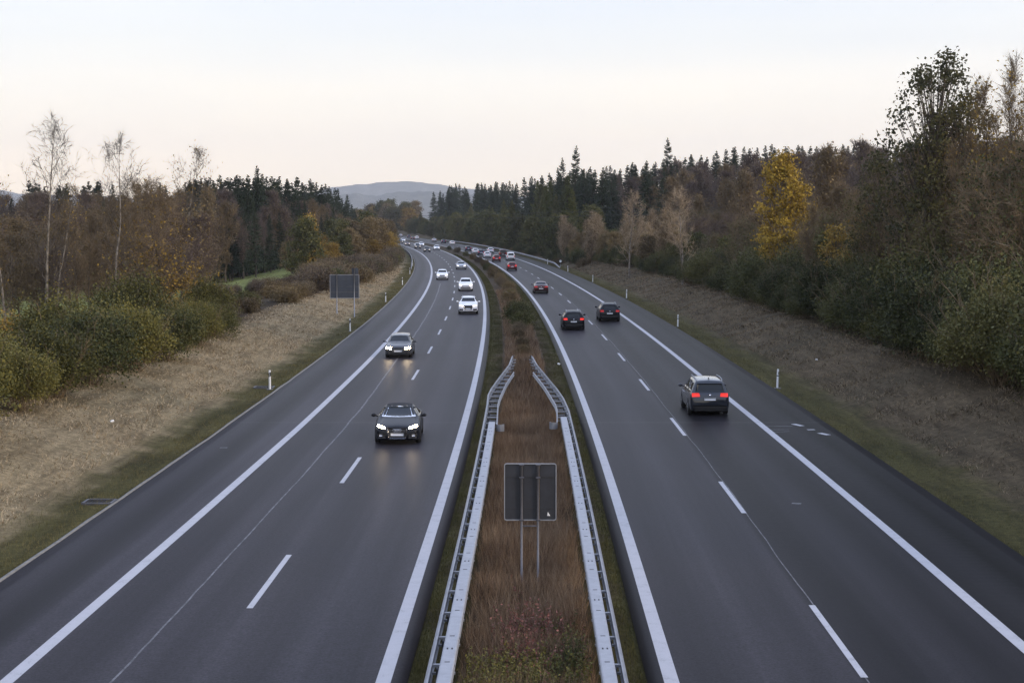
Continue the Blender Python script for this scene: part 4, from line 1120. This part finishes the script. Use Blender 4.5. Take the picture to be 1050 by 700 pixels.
def make_car(name, st, paint, sp):
    root = empty(name)
    V, Fc = car_body(st); mb = MB(); mb.add(V, Fc, True)
    body = mb.build('body', paint, root)
    bvh = BVHTree.FromPolygons([Vector(v) for v in V], Fc)
    L2 = max(r[0] for r in st); Lr = min(r[0] for r in st); Wd = max(r[1] for r in st)
    g = sp
    both = (1, -1)
    if 'softtop' in g:
        o = decal('fabric_roof', bvh, g['softtop'], 'Z', M['softtop'], root, .012, 10, 10)
    if 'wsframe' in g: decal('windscreen_frame', bvh, g['wsframe'], 'Y', M['chrome'], root, .006)
    decal('windscreen', bvh, g['ws'], 'Y', M['glass'], root, .014)
    decal('rear_window', bvh, [(-a, b) for a, b in g['rw']], 'Y', M['glass'], root, .012, sgn=-1)
    for s in both:
        for q in g['side']: decal('side_window', bvh, q, 'X', M['glass'], root, .010, sgn=s)
    for s in both:
        q = g['head']; qq = [(s*a, b) for a, b in q]
        decal('headlight', bvh, qq, 'Y', g.get('headmat', M['head']), root, .018, 6, 3)
        q = g['tail']; qq = [(s*a, b) for a, b in q]
        decal('tail_light', bvh, qq, 'Y', g.get('tailmat', M['tail']), root, .016, 6, 3, sgn=-1)
    if 'grille_frame' in g: decal('grille_frame', bvh, g['grille_frame'], 'Y', M['chrome'], root, .012)
    gr = decal('grille', bvh, g['grille'], 'Y', M['grille'], root, .020)
    if 'intake' in g:
        for q in g['intake']: decal('air_intake', bvh, q, 'Y', M['grille'], root, .012)
    if 'fog' in g:
        for s in both: decal('fog_light', bvh, [(s*a, b) for a, b in g['fog']], 'Y', M['head_off'], root, .018, 3, 2)
    zf, zr = g['plate_f'], g['plate_r']
    decal('number_plate', bvh, [(-.26,zf-.055),(.26,zf-.055),(.26,zf+.055),(-.26,zf+.055)], 'Y', M['plate'], root, .030, 4, 2)
    pr = decal('number_plate', bvh, [(.26,zr-.055),(-.26,zr-.055),(-.26,zr+.055),(.26,zr+.055)], 'Y', M['plate'], root, .030, 4, 2, sgn=-1)
    decal('rear_bumper_trim', bvh, [(-Wd*.86,g['rb'][0]),(Wd*.86,g['rb'][0]),(Wd*.86,g['rb'][1]),(-Wd*.86,g['rb'][1])], 'Y', M['black_plastic'], root, .012, 12, 3, sgn=-1)
    # small round emblem on the tailgate
    h = bvh.ray_cast(Vector((0,-5,zr+.22)), Vector((0,1,0)))
    if h[0] is not None: MB().tube([h[0]+Vector((0,-.03,0)), h[0]+Vector((0,.01,0))], .05, 16).build('badge', M['chrome'], root)
    if g.get('rings'):
        h = bvh.ray_cast(Vector((0,5,g['rings'])), Vector((0,-1,0)))[0]; mb = MB()
        for k in range(4):
            cx = -.12+.08*k; n = 16
            mb.tube([(cx+.05*math.cos(2*PI*j/n), h.y+.035, h.z+.05*math.sin(2*PI*j/n)) for j in range(n+1)], .008, 5)
        mb.build('badge', M['chrome'], root)
    # wheels and arches
    R_ = g.get('wr', .33)
    for (wy, s) in ((g['wf'],1),(g['wf'],-1),(g['wb'],1),(g['wb'],-1)):
        h = bvh.ray_cast(Vector((s*5, wy, R_+.22)), Vector((-s,0,0)))[0]; xw = abs(h.x) if h is not None else Wd
        # arch: dark ring following the side
        vs = []; fs = []; n = 28; m = 3
        for a in range(n+1):
            an = PI*(a/n)*1.08-.04*PI
            for b in range(m+1):
                r = (R_+.005)+(.075)*b/m
                yy, zz = wy+r*math.cos(an), R_+r*math.sin(an)
                hh = bvh.ray_cast(Vector((s*5, yy, max(zz, .24))), Vector((-s,0,0)))[0]
                xx = abs(hh.x) if hh is not None else xw
                vs.append((s*(xx+.008), yy, zz))
        for a in range(n):
            for b in range(m): fs.append((a*(m+1)+b, a*(m+1)+b+1, (a+1)*(m+1)+b+1, (a+1)*(m+1)+b))
        MB().add(vs, fs, True).build('wheel_arch', g.get('archmat', M['black_plastic']), root)
        wh = empty('wheel', (s*(xw-.095), wy, R_)); wh.parent = root
        prof = [(-.11,R_*.62),(-.11,R_*.93),(-.08,R_),(.08,R_),(.11,R_*.93),(.11,R_*.62)]; n = 28; vs = []; fs = []
        for a in range(n):
            an = 2*PI*a/n
            for (px_, r) in prof: vs.append((px_, r*math.cos(an), r*math.sin(an)))
        k = len(prof)
        for a in range(n):
            for j in range(k-1): fs.append((a*k+j, a*k+j+1, ((a+1)%n)*k+j+1, ((a+1)%n)*k+j))
        MB().add(vs, fs, True).build('tyre', M['tyre'], wh)
        rb = MB(); rb.tube([(s*.03,0,0),(s*.075,0,0)], R_*.63, 24)
        rb.v = [tuple(v) for v in rb.v]
        dk = MB(); dk.tube([(s*.07,0,0),(s*.082,0,0)], R_*.56, 24); dk.build('wheel_well', M['slot'], wh)
        for j in range(5):
            an = 2*PI*j/5; rb.bbox((s*.085, math.cos(an)*R_*.32, math.sin(an)*R_*.32), (.03, R_*.60, .07), .01, Matrix.Rotation(an, 3, 'X'))
        rb.tube([(s*.07,0,0),(s*.105,0,0)], .06, 12)
        rb.build('rim', M['rim'], wh)
    # mirrors
    my, mz, mx = g['mirror']
    for s in both:
        vs = []; fs = []; n1_, n2_ = 6, 10
        for a in range(n1_+1):
            th = PI*a/n1_
            for b in range(n2_):
                ph = 2*PI*b/n2_; vs.append((s*mx+.11*math.sin(th)*math.cos(ph), my+.07*math.sin(th)*math.sin(ph), mz+.075*math.cos(th)))
        for a in range(n1_):
            for b in range(n2_): fs.append((a*n2_+b, a*n2_+(b+1)%n2_, (a+1)*n2_+(b+1)%n2_, (a+1)*n2_+b))
        mb = MB(); mb.add(vs, fs, True); mb.tube([(s*(mx-.18), my-.02, mz-.05), (s*(mx-.04), my, mz-.02)], .03, 6)
        mb.build('wing_mirror', g.get('mirmat', paint), root)
    if 'rails' in g:
        xa, ya, yb_, za = g['rails']
        for s in both:
            pts = [(s*xa, yb_+.02, za-.05),(s*xa, yb_+.14, za+.02),(s*xa, (ya+yb_)/2, za+.045),(s*xa, ya-.14, za+.02),(s*xa, ya-.02, za-.05)]
            MB().tube(pts, .022, 8).build('roof_rail', M['galv_white'], root)
    if 'spoiler' in g:
        y_, z_, w_ = g['spoiler']; MB().bbox((0, y_, z_), (w_, .22, .045), .018).build('spoiler', paint, root)
    if 'aerial' in g:
        y_, z_ = g['aerial']; MB().tube([(0,y_,z_),(0,y_-.02,z_+.06),(0,y_-.09,z_+.08)], [.035,.02,.008], 6).build('aerial', M['black_plastic'], root)
    # dark belly so the light does not pass under the sills
    MB().bbox((0,(L2+Lr)/2,.26), (Wd*1.5,(L2-Lr)*.88,.16), .04).build('underbody', M['slot'], root)
    return root

ST_CONV = [(2.30,.62,.26,.50,.50,.60),(2.24,.78,.20,.60,.60,.70),(2.05,.87,.18,.67,.66,.78),(1.55,.92,.17,.78,.72,.87),(.95,.93,.17,.88,.70,.965),(.35,.93,.17,.91,.60,1.22),(.05,.93,.17,.93,.545,1.355),(-.35,.93,.17,.93,.55,1.395),(-.85,.93,.17,.94,.53,1.34),(-1.45,.92,.17,.95,.60,1.06),(-1.65,.91,.18,.94,.66,1.01),(-2.1,.88,.20,.90,.68,.99),(-2.27,.80,.24,.80,.62,.90),(-2.32,.66,.28,.60,.5,.78)]
SP_CONV = dict(ws=[(-.66,1.005),(.66,1.005),(.50,1.32),(-.50,1.32)], wsframe=[(-.70,.985),(.70,.985),(.545,1.352),(-.545,1.352)], rw=[(-.42,1.10),(.42,1.10),(.36,1.25),(-.36,1.25)],
    side=[[(.62,.98),(-.95,.99),(-.75,1.27),(.12,1.29)]], head=[(.49,.655),(.82,.725),(.80,.785),(.47,.72)], tail=[(.45,.74),(.84,.74),(.84,.86),(.50,.86)],
    grille_frame=[(-.36,.26),(.36,.26),(.42,.72),(-.42,.72)], grille=[(-.325,.295),(.325,.295),(.38,.69),(-.38,.69)], intake=[[(-.80,.28),(-.46,.28),(-.48,.47),(-.80,.50)],[(.46,.28),(.80,.28),(.80,.50),(.48,.47)]],
    fog=[(.60,.36),(.72,.36),(.72,.45),(.60,.45)], plate_f=.44, plate_r=.55, rb=(.26,.42), wf=1.40, wb=-1.38, mirror=(.62,1.03,1.04), rings=.60,
    softtop=[(-.53,.02),(.53,.02),(.53,-1.25),(-.53,-1.25)])
ST_WAG = [(2.28,.60,.27,.52,.48,.62),(2.22,.76,.22,.62,.58,.70),(2.0,.83,.19,.70,.64,.80),(1.5,.86,.18,.80,.70,.90),(.95,.87,.18,.88,.68,.97),(.55,.87,.18,.91,.60,1.19),(.18,.87,.18,.93,.565,1.37),(-.5,.87,.18,.94,.58,1.43),(-1.4,.86,.18,.95,.57,1.42),(-1.95,.85,.19,.95,.56,1.37),(-2.2,.83,.22,.92,.58,1.0),(-2.30,.74,.28,.80,.56,.90)]
SP_WAG = dict(ws=[(-.63,1.01),(.63,1.01),(.52,1.34),(-.52,1.34)], rw=[(-.56,1.0),(.56,1.0),(.50,1.31),(-.50,1.31)], side=[[(.72,.98),(-.32,.99),(-.30,1.33),(.28,1.32)],[(-.40,.99),(-1.15,1.0),(-1.1,1.34),(-.38,1.34)],[(-1.23,1.0),(-1.95,1.02),(-1.78,1.30),(-1.18,1.33)]],
    head=[(.44,.60),(.80,.62),(.80,.73),(.44,.71)], tail=[(.50,.66),(.82,.66),(.82,.86),(.56,.84)], grille=[(-.38,.58),(.38,.58),(.38,.70),(-.38,.70)], intake=[[(-.62,.30),(.62,.30),(.62,.40),(-.62,.40)]],
    plate_f=.48, plate_r=.62, rb=(.28,.46), wf=1.38, wb=-1.32, mirror=(.62,1.0,1.02), wr=.31)
ST_SUV = [(2.30,.66,.34,.62,.52,.74),(2.24,.84,.28,.76,.64,.86),(2.0,.91,.26,.86,.70,.98),(1.5,.93,.25,.95,.76,1.07),(1.0,.94,.25,1.03,.74,1.13),(.55,.94,.25,1.06,.66,1.38),(.2,.94,.25,1.08,.61,1.56),(-.5,.94,.25,1.09,.62,1.63),(-1.4,.93,.25,1.10,.60,1.60),(-1.95,.92,.26,1.10,.57,1.52),(-2.18,.89,.30,1.06,.60,1.12),(-2.28,.80,.36,.92,.6,1.0)]
SP_SUV = dict(ws=[(-.68,1.175),(.68,1.175),(.56,1.51),(-.56,1.51)], rw=[(-.60,1.14),(.60,1.14),(.50,1.44),(-.50,1.44)], side=[[(.75,1.14),(-.30,1.15),(-.28,1.51),(.32,1.50)],[(-.38,1.15),(-1.18,1.16),(-1.12,1.52),(-.36,1.52)],[(-1.25,1.16),(-1.85,1.18),(-1.62,1.47),(-1.2,1.5)]],
    head=[(.46,.74),(.86,.80),(.84,.90),(.42,.84)], tail=[(.52,.88),(.90,.88),(.90,1.02),(.56,1.04)], grille_frame=[(-.36,.44),(.36,.44),(.44,.86),(-.44,.86)], grille=[(-.32,.47),(.32,.47),(.40,.83),(-.40,.83)],
    intake=[[(-.84,.36),(-.48,.36),(-.48,.52),(-.84,.54)],[(.48,.36),(.84,.36),(.84,.54),(.48,.52)]], plate_f=.56, plate_r=.74, rb=(.34,.58), wf=1.38, wb=-1.36, mirror=(.62,1.16,1.06), wr=.37, rails=(.57,.1,-1.8,1.62))
ST_MPV = [(2.40,.64,.30,.56,.50,.68),(2.34,.82,.24,.68,.62,.80),(2.1,.89,.22,.78,.70,.92),(1.65,.91,.21,.90,.74,1.03),(1.2,.92,.21,.98,.72,1.12),(.75,.92,.21,1.02,.68,1.40),(.3,.92,.21,1.04,.64,1.60),(-.5,.92,.21,1.05,.645,1.68),(-1.5,.92,.21,1.06,.64,1.665),(-2.05,.91,.22,1.07,.62,1.60),(-2.30,.89,.25,1.04,.66,1.10),(-2.40,.82,.32,.88,.64,.98)]
SP_MPV = dict(ws=[(-.68,1.165),(.68,1.165),(.58,1.54),(-.58,1.54)], rw=[(-.68,1.10),(.68,1.10),(.57,1.50),(-.57,1.50)], side=[[(.95,1.12),(.0,1.12),(.02,1.54),(.45,1.53)],[(-.08,1.12),(-1.0,1.13),(-.98,1.56),(-.06,1.56)],[(-1.08,1.13),(-2.05,1.15),(-1.90,1.50),(-1.06,1.55)]],
    head=[(.46,.68),(.84,.74),(.82,.86),(.42,.78)], tail=[(.47,.92),(.90,.90),(.90,1.07),(.50,1.07)], grille=[(-.4,.62),(.4,.62),(.4,.74),(-.4,.74)], intake=[[(-.7,.30),(.7,.30),(.7,.46),(-.7,.46)]],
    plate_f=.52, plate_r=.80, rb=(.26,.50), wf=1.48, wb=-1.42, mirror=(.82,1.13,1.05), wr=.34, rails=(.60,.2,-1.95,1.67), aerial=(-1.75,1.68), archmat=M['slot'])
ST_HAT = [(2.02,.60,.27,.52,.48,.64),(1.96,.76,.22,.64,.60,.76),(1.75,.83,.19,.72,.66,.86),(1.35,.86,.18,.84,.70,.95),(.9,.87,.18,.92,.68,1.03),(.5,.87,.18,.95,.61,1.27),(.15,.87,.18,.97,.57,1.43),(-.5,.87,.18,.98,.575,1.49),(-1.2,.86,.18,.99,.56,1.46),(-1.7,.85,.20,.99,.53,1.36),(-1.93,.83,.24,.95,.56,1.0),(-2.02,.74,.30,.82,.55,.9)]
SP_HAT = dict(ws=[(-.62,1.075),(.62,1.075),(.52,1.39),(-.52,1.39)], rw=[(-.55,1.02),(.55,1.02),(.46,1.30),(-.46,1.30)], side=[[(.68,1.04),(-.35,1.05),(-.33,1.39),(.25,1.38)],[(-.43,1.05),(-1.5,1.08),(-1.25,1.36),(-.41,1.39)]],
    head=[(.46,.62),(.80,.68),(.78,.80),(.42,.74)], tail=[(.48,.80),(.84,.80),(.84,.98),(.54,.98)], grille=[(-.36,.56),(.36,.56),(.36,.68),(-.36,.68)], intake=[[(-.6,.28),(.6,.28),(.6,.42),(-.6,.42)]],
    plate_f=.48, plate_r=.66, rb=(.26,.46), wf=1.22, wb=-1.22, mirror=(.58,1.06,1.0), wr=.31, spoiler=(-1.62,1.43,.98))
ST_SED = [(2.30,.62,.26,.50,.50,.60),(2.24,.78,.20,.60,.60,.70),(2.05,.86,.18,.67,.66,.78),(1.55,.90,.17,.78,.72,.88),(.95,.91,.17,.88,.70,.97),(.5,.91,.17,.91,.61,1.22),(.15,.91,.17,.93,.565,1.38),(-.4,.91,.17,.94,.57,1.43),(-.95,.91,.17,.95,.55,1.40),(-1.55,.90,.17,.96,.60,1.14),(-1.75,.89,.18,.95,.66,1.06),(-2.1,.87,.20,.92,.68,1.03),(-2.27,.80,.24,.82,.62,.95),(-2.32,.66,.28,.62,.5,.80)]
SP_SED = dict(ws=[(-.64,1.015),(.64,1.015),(.52,1.34),(-.52,1.34)], rw=[(-.58,1.10),(.58,1.10),(.50,1.35),(-.50,1.35)], side=[[(.70,.98),(-.32,.99),(-.30,1.33),(.28,1.32)],[(-.40,.99),(-1.3,1.02),(-1.0,1.32),(-.38,1.34)]],
    head=[(.46,.62),(.83,.68),(.81,.78),(.42,.72)], tail=[(.42,.76),(.84,.76),(.84,.90),(.46,.90)], grille=[(-.34,.50),(.34,.50),(.36,.66),(-.36,.66)], intake=[[(-.7,.27),(.7,.27),(.7,.38),(-.7,.38)]],
    plate_f=.42, plate_r=.60, rb=(.26,.42), wf=1.40, wb=-1.38, mirror=(.62,1.02,1.04))
ST_VAN = [(2.35,.62,.32,.60,.52,.80),(2.28,.82,.26,.78,.66,.98),(2.0,.92,.24,.95,.74,1.15),(1.55,.94,.23,1.08,.74,1.28),(1.1,.95,.23,1.12,.70,1.62),(.8,.95,.23,1.13,.70,1.86),(-.5,.95,.23,1.14,.72,1.94),(-1.9,.94,.24,1.14,.72,1.92),(-2.28,.92,.27,1.12,.70,1.80),(-2.38,.88,.34,1.0,.70,1.2)]
SP_VAN = dict(ws=[(-.70,1.33),(.70,1.33),(.64,1.76),(-.64,1.76)], rw=[(-.64,1.20),(.64,1.20),(.60,1.70),(-.60,1.70)], side=[[(1.2,1.22),(.3,1.22),(.3,1.74),(.85,1.72)],[(.2,1.22),(-.9,1.22),(-.9,1.76),(.2,1.76)],[(-1.0,1.22),(-2.1,1.22),(-2.05,1.72),(-1.0,1.76)]],
    head=[(.50,.72),(.84,.78),(.84,.94),(.46,.84)], tail=[(.74,.78),(.90,.78),(.88,1.16),(.76,1.16)], grille=[(-.42,.62),(.42,.62),(.42,.78),(-.42,.78)], intake=[[(-.7,.34),(.7,.34),(.7,.50),(-.7,.50)]],
    plate_f=.52, plate_r=.70, rb=(.34,.56), wf=1.5, wb=-1.45, mirror=(1.2,1.24,1.1), wr=.35)
Z0 = .0
def place_car(o, t, y, toward, label, cat='car', group=None, yaw=0.0, s=1.0):
    o.location = (xc(y)+t, y, Z0+.004); o.rotation_euler = (0, 0, heading(y)+(PI if toward else 0)+yaw)
    o.scale = (s,s,s); tag(o, label, cat, group); return o
GL, GR = 'cars driving towards the bridge', 'cars driving away from the bridge'
def SPm(sp, **kw): d = dict(sp); d.update(kw); return d
def new(name, st, sp, paint, t, yb, toward, label, cat='car', yaw=0.0, s=1.0):
    """yb: where the near end of the car stands on the road"""
    L_ = max(r[0] for r in st)
    o = make_car(name, st, P[paint], sp)
    return place_car(o, t, yb+L_*s, toward, label, cat, GL if toward else GR, yaw, s)
F = M['head_far']
new('convertible', ST_CONV, SPm(SP_CONV, tailmat=M['tail_off']), 'black', -5.38, 64.2, 1, 'black convertible with a fabric roof and lit headlamps nearest on the left carriageway', s=1.0, yaw=.03)
new('estate_car', ST_WAG, SPm(SP_WAG, tailmat=M['tail_off'], headmat=M['head']), 'darkgrey', -8.22, 104.8, 1, 'dark estate car with lit headlamps in the outer lane behind the black convertible')
suvw = new('suv', ST_SUV, SPm(SP_SUV, headmat=M['head_far'], tailmat=M['tail_off']), 'white', -4.46, 153.6, 1, 'nearest white suv with a black grille in the fast lane of the left carriageway')
vanw = new('car', ST_HAT, SPm(SP_HAT, headmat=F, tailmat=M['tail_off'], grille=[(-.5,.5),(.5,.5),(.5,.62),(-.5,.62)]), 'white', -5.0, 203.8, 1, 'white car directly behind the nearest white suv', s=1.06)
hat2 = new('car', ST_HAT, SPm(SP_HAT, headmat=F, tailmat=M['tail_off']), 'white', -8.34, 241.8, 1, 'white car in the outer lane beside the two white cars in the fast lane', s=1.02)
sed1 = new('car', ST_SED, SPm(SP_SED, headmat=F, tailmat=M['tail_off']), 'silver', -4.76, 292, 1, 'silver car following the white cars in the fast lane of the left carriageway')
sed2 = new('car', ST_SED, SPm(SP_SED, headmat=F, tailmat=M['tail_off']), 'black', -8.0, 447, 1, 'dark car in the outer lane far off on the left carriageway')
def cp(src, t, yb, toward, label, cat='car', s=1.0):
    return place_car(copy_tree(src), t, yb+2.3, toward, label, cat, GL if toward else GR, 0, s)
cp(vanw, -3.9, 475, 1, 'white car in the fast lane beside the far dark car on the left carriageway')
cp(sed2, -8.4, 500, 1, 'dark car with bright lamps close behind the far dark car')
cp(hat2, -7.6, 520, 1, 'white car in the outer lane within the distant queue on the left carriageway')
cp(hat2, -5.0, 541, 1, 'small pale car ahead of the distant queue end on the left carriageway')
redL = new('car', ST_HAT, SPm(SP_HAT, headmat=F, tailmat=M['tail_off']), 'darkred', -9.0, 556, 1, 'dark red oncoming car within the distant queue on the left carriageway')
cp(sed2, -8.2, 610, 1, 'dark car with lit lamps by the bushes at the left bend')
cp(hat2, -4.4, 651, 1, 'farthest white car coming out from behind the bushes at the left bend')
# right carriageway, seen from behind
new('minivan', ST_MPV, SPm(SP_MPV, headmat=M['head_off'], tailmat=M['brake']), 'charcoal', 8.46, 73.7, 0, 'dark grey minivan with roof rails and lit tail lamps nearest on the right carriageway')
new('estate_car', ST_SUV, SPm(SP_SUV, headmat=M['head_off'], tailmat=M['brake']), 'black', 4.54, 131.2, 0, 'dark car with bright red lamps in the fast lane beside the black suv', s=.98)
new('suv', ST_SUV, SPm(SP_SUV, headmat=M['head_off'], tailmat=M['tail']), 'black', 8.33, 142.5, 0, 'black suv in the outer lane ahead of the dark grey minivan')
sr = new('car', ST_SED, SPm(SP_SED, headmat=M['head_off'], tailmat=M['tail']), 'darkred', 4.31, 197, 0, 'dark red saloon alone in the fast lane ahead of the black suv')
rr = new('car', ST_HAT, SPm(SP_HAT, headmat=M['head_off'], tailmat=M['brake']), 'red', 4.21, 285.5, 0, 'bright red car in the fast lane behind the queue on the right carriageway')
wv = new('van', ST_VAN, SPm(SP_VAN, headmat=M['head_off'], tailmat=M['tail']), 'white', 8.11, 356, 0, 'white van with a dark rear window at the tail of the queue', 'van', s=.95)
cp(rr, 4.3, 344, 0, 'second red car in the fast lane just left of the white van')
rv = new('van', ST_VAN, SPm(SP_VAN, headmat=M['head_off'], tailmat=M['tail']), 'darkred', 8.5, 388, 0, 'dark red van directly ahead of the white van', 'van', s=.95)
wh_ = new('car', ST_HAT, SPm(SP_HAT, headmat=M['head_off'], tailmat=M['tail']), 'white', 4.19, 379, 0, 'white hatchback in the fast lane ahead of the second red car')
cp(wh_, 8.7, 433, 0, 'white car in the outer lane ahead of the dark red van')
bl = new('car', ST_HAT, SPm(SP_HAT, headmat=M['head_off'], tailmat=M['tail']), 'blue', 4.28, 405, 0, 'dark blue car in the fast lane in front of the white hatchback')
cp(wh_, 4.0, 424, 0, 'white car in front of the dark blue car in the fast lane')
cp(bl, 4.5, 461, 0, 'dark blue car well ahead of the queue on the right carriageway')
cp(wh_, 8.2, 574, 0, 'white car in the outer lane nearest the far dark car on the right carriageway')
cp(bl, 8.4, 612, 0, 'dark car between two pale cars far off on the right carriageway')
sl = new('car', ST_SED, SPm(SP_SED, headmat=M['head_off'], tailmat=M['tail']), 'silver', 8.6, 655, 0, 'silver car far off on the right carriageway ahead of the dark one')
cp(wh_, 8.3, 742, 0, 'white car far off near the bend of the right carriageway')
cp(sr, 4.6, 720, 0, 'dark red saloon far off in the fast lane near the bend')
cp(bl, 8.0, 790, 0, 'dark car farthest but one on the right carriageway')
cp(sl, 8.0, 850, 0, 'farthest silver car where the right carriageway disappears')

# ------------------------------------------------------------------ haze, sky, sun, camera
mb = MB(); mb.box((0, 5400, 260), (13000, 11400, 560))
hz = mb.build('haze', None); tag(hz, kind='stuff')
hm = bpy.data.materials.new('thin evening haze'); hm.use_nodes = True; nt = hm.node_tree
for n_ in list(nt.nodes):
    if n_.type != 'OUTPUT_MATERIAL': nt.nodes.remove(n_)
pv = nt.nodes.new('ShaderNodeVolumePrincipled'); pv.inputs['Color'].default_value = (.97,.97,1,1); pv.inputs['Density'].default_value = .00010
pv.inputs['Anisotropy'].default_value = .6
nt.links.new(pv.outputs[0], [n_ for n_ in nt.nodes if n_.type == 'OUTPUT_MATERIAL'][0].inputs['Volume'])
hz.data.materials.append(hm)

SUN_EL, SUN_AZ = math.radians(13), math.radians(122)     # azimuth clockwise from +Y
w = bpy.data.worlds.new('World'); scene.world = w; w.use_nodes = True
nt = w.node_tree; bg = nt.nodes['Background']
sky = nt.nodes.new('ShaderNodeTexSky'); sky.sky_type = 'NISHITA'; sky.sun_disc = False
sky.sun_elevation = SUN_EL; sky.sun_rotation = SUN_AZ; sky.altitude = 500; sky.air_density = 1.0; sky.dust_density = 2.5; sky.ozone_density = 1.5
# thin high cloud veils the blue: mixes the sky with a pale layer that warms to the horizon
tc = nt.nodes.new('ShaderNodeTexCoord'); sx = nt.nodes.new('ShaderNodeSeparateXYZ'); nt.links.new(tc.outputs['Generated'], sx.inputs[0])
rp = nt.nodes.new('ShaderNodeValToRGB'); cr = rp.color_ramp
VE = 15.6
stops = [(.0,(1.28,1.06,.78)),(.03,(1.16,.985,.765)),(.07,(.90,.82,.70)),(.11,(.705,.70,.675)),(.15,(.60,.635,.69)),(.45,(.58,.65,.83)),(1.0,(.48,.58,.86))]
while len(cr.elements) < len(stops): cr.elements.new(.5)
for e, (p, c) in zip(cr.elements, stops): e.position = p; e.color = (*c, 1)
nt.links.new(sx.outputs['Z'], rp.inputs['Fac'])
mp = nt.nodes.new('ShaderNodeMapping'); mp.inputs['Scale'].default_value = (1.2, 1.2, 9); nt.links.new(tc.outputs['Generated'], mp.inputs['Vector'])
cn = nt.nodes.new('ShaderNodeTexNoise'); cn.inputs['Scale'].default_value = 2.2; cn.inputs['Detail'].default_value = 5; nt.links.new(mp.outputs[0], cn.inputs['Vector'])
cr2 = nt.nodes.new('ShaderNodeValToRGB'); nt.links.new(cn.outputs['Fac'], cr2.inputs['Fac'])
cr2.color_ramp.elements[0].position = .38; cr2.color_ramp.elements[0].color = (.955,.97,1,1); cr2.color_ramp.elements[1].position = .66; cr2.color_ramp.elements[1].color = (1.06,1.045,1.02,1)
cm = nt.nodes.new('ShaderNodeMix'); cm.data_type = 'RGBA'; cm.blend_type = 'MULTIPLY'; cm.inputs[0].default_value = 1
nt.links.new(rp.outputs[0], cm.inputs[6]); nt.links.new(cr2.outputs[0], cm.inputs[7])
sc = nt.nodes.new('ShaderNodeVectorMath'); sc.operation = 'SCALE'; sc.inputs['Scale'].default_value = VE; nt.links.new(cm.outputs[2], sc.inputs[0])
mx = nt.nodes.new('ShaderNodeMix'); mx.data_type = 'RGBA'; mx.inputs[0].default_value = .85
nt.links.new(sky.outputs[0], mx.inputs[6]); nt.links.new(sc.outputs[0], mx.inputs[7]); nt.links.new(mx.outputs[2], bg.inputs['Color'])
bg.inputs['Strength'].default_value = .12

sd = bpy.data.lights.new('sun', 'SUN'); so = bpy.data.objects.new('sun', sd); COL.objects.link(so)
sd.energy = 2.1; sd.angle = math.radians(12); sd.color = (1.0,.82,.62)
dirv = Vector((math.sin(SUN_AZ)*math.cos(SUN_EL), math.cos(SUN_AZ)*math.cos(SUN_EL), math.sin(SUN_EL)))
so.rotation_euler = dirv.to_track_quat('Z', 'Y').to_euler()

cam = bpy.data.cameras.new('camera'); co = bpy.data.objects.new('camera', cam); COL.objects.link(co)
co.location = (0, 0, 9.1); co.rotation_euler = (PI/2-math.atan(125/1640), 0, 0)
cam.sensor_width = 36; cam.lens = 1640/1050*36; cam.clip_end = 30000; cam.clip_start = .5
scene.camera = co
scene.render.engine = 'CYCLES'
scene.view_settings.view_transform = 'Standard'; scene.view_settings.look = 'None'; scene.view_settings.gamma = 1
scene.view_settings.exposure = 0.0
scene.cycles.max_bounces = 4; scene.cycles.diffuse_bounces = 2; scene.cycles.glossy_bounces = 2; scene.cycles.transmission_bounces = 2; scene.cycles.volume_bounces = 0
scene.cycles.sample_clamp_indirect = 4
for o in bpy.data.objects:
    if 'used' in o: del o['used']
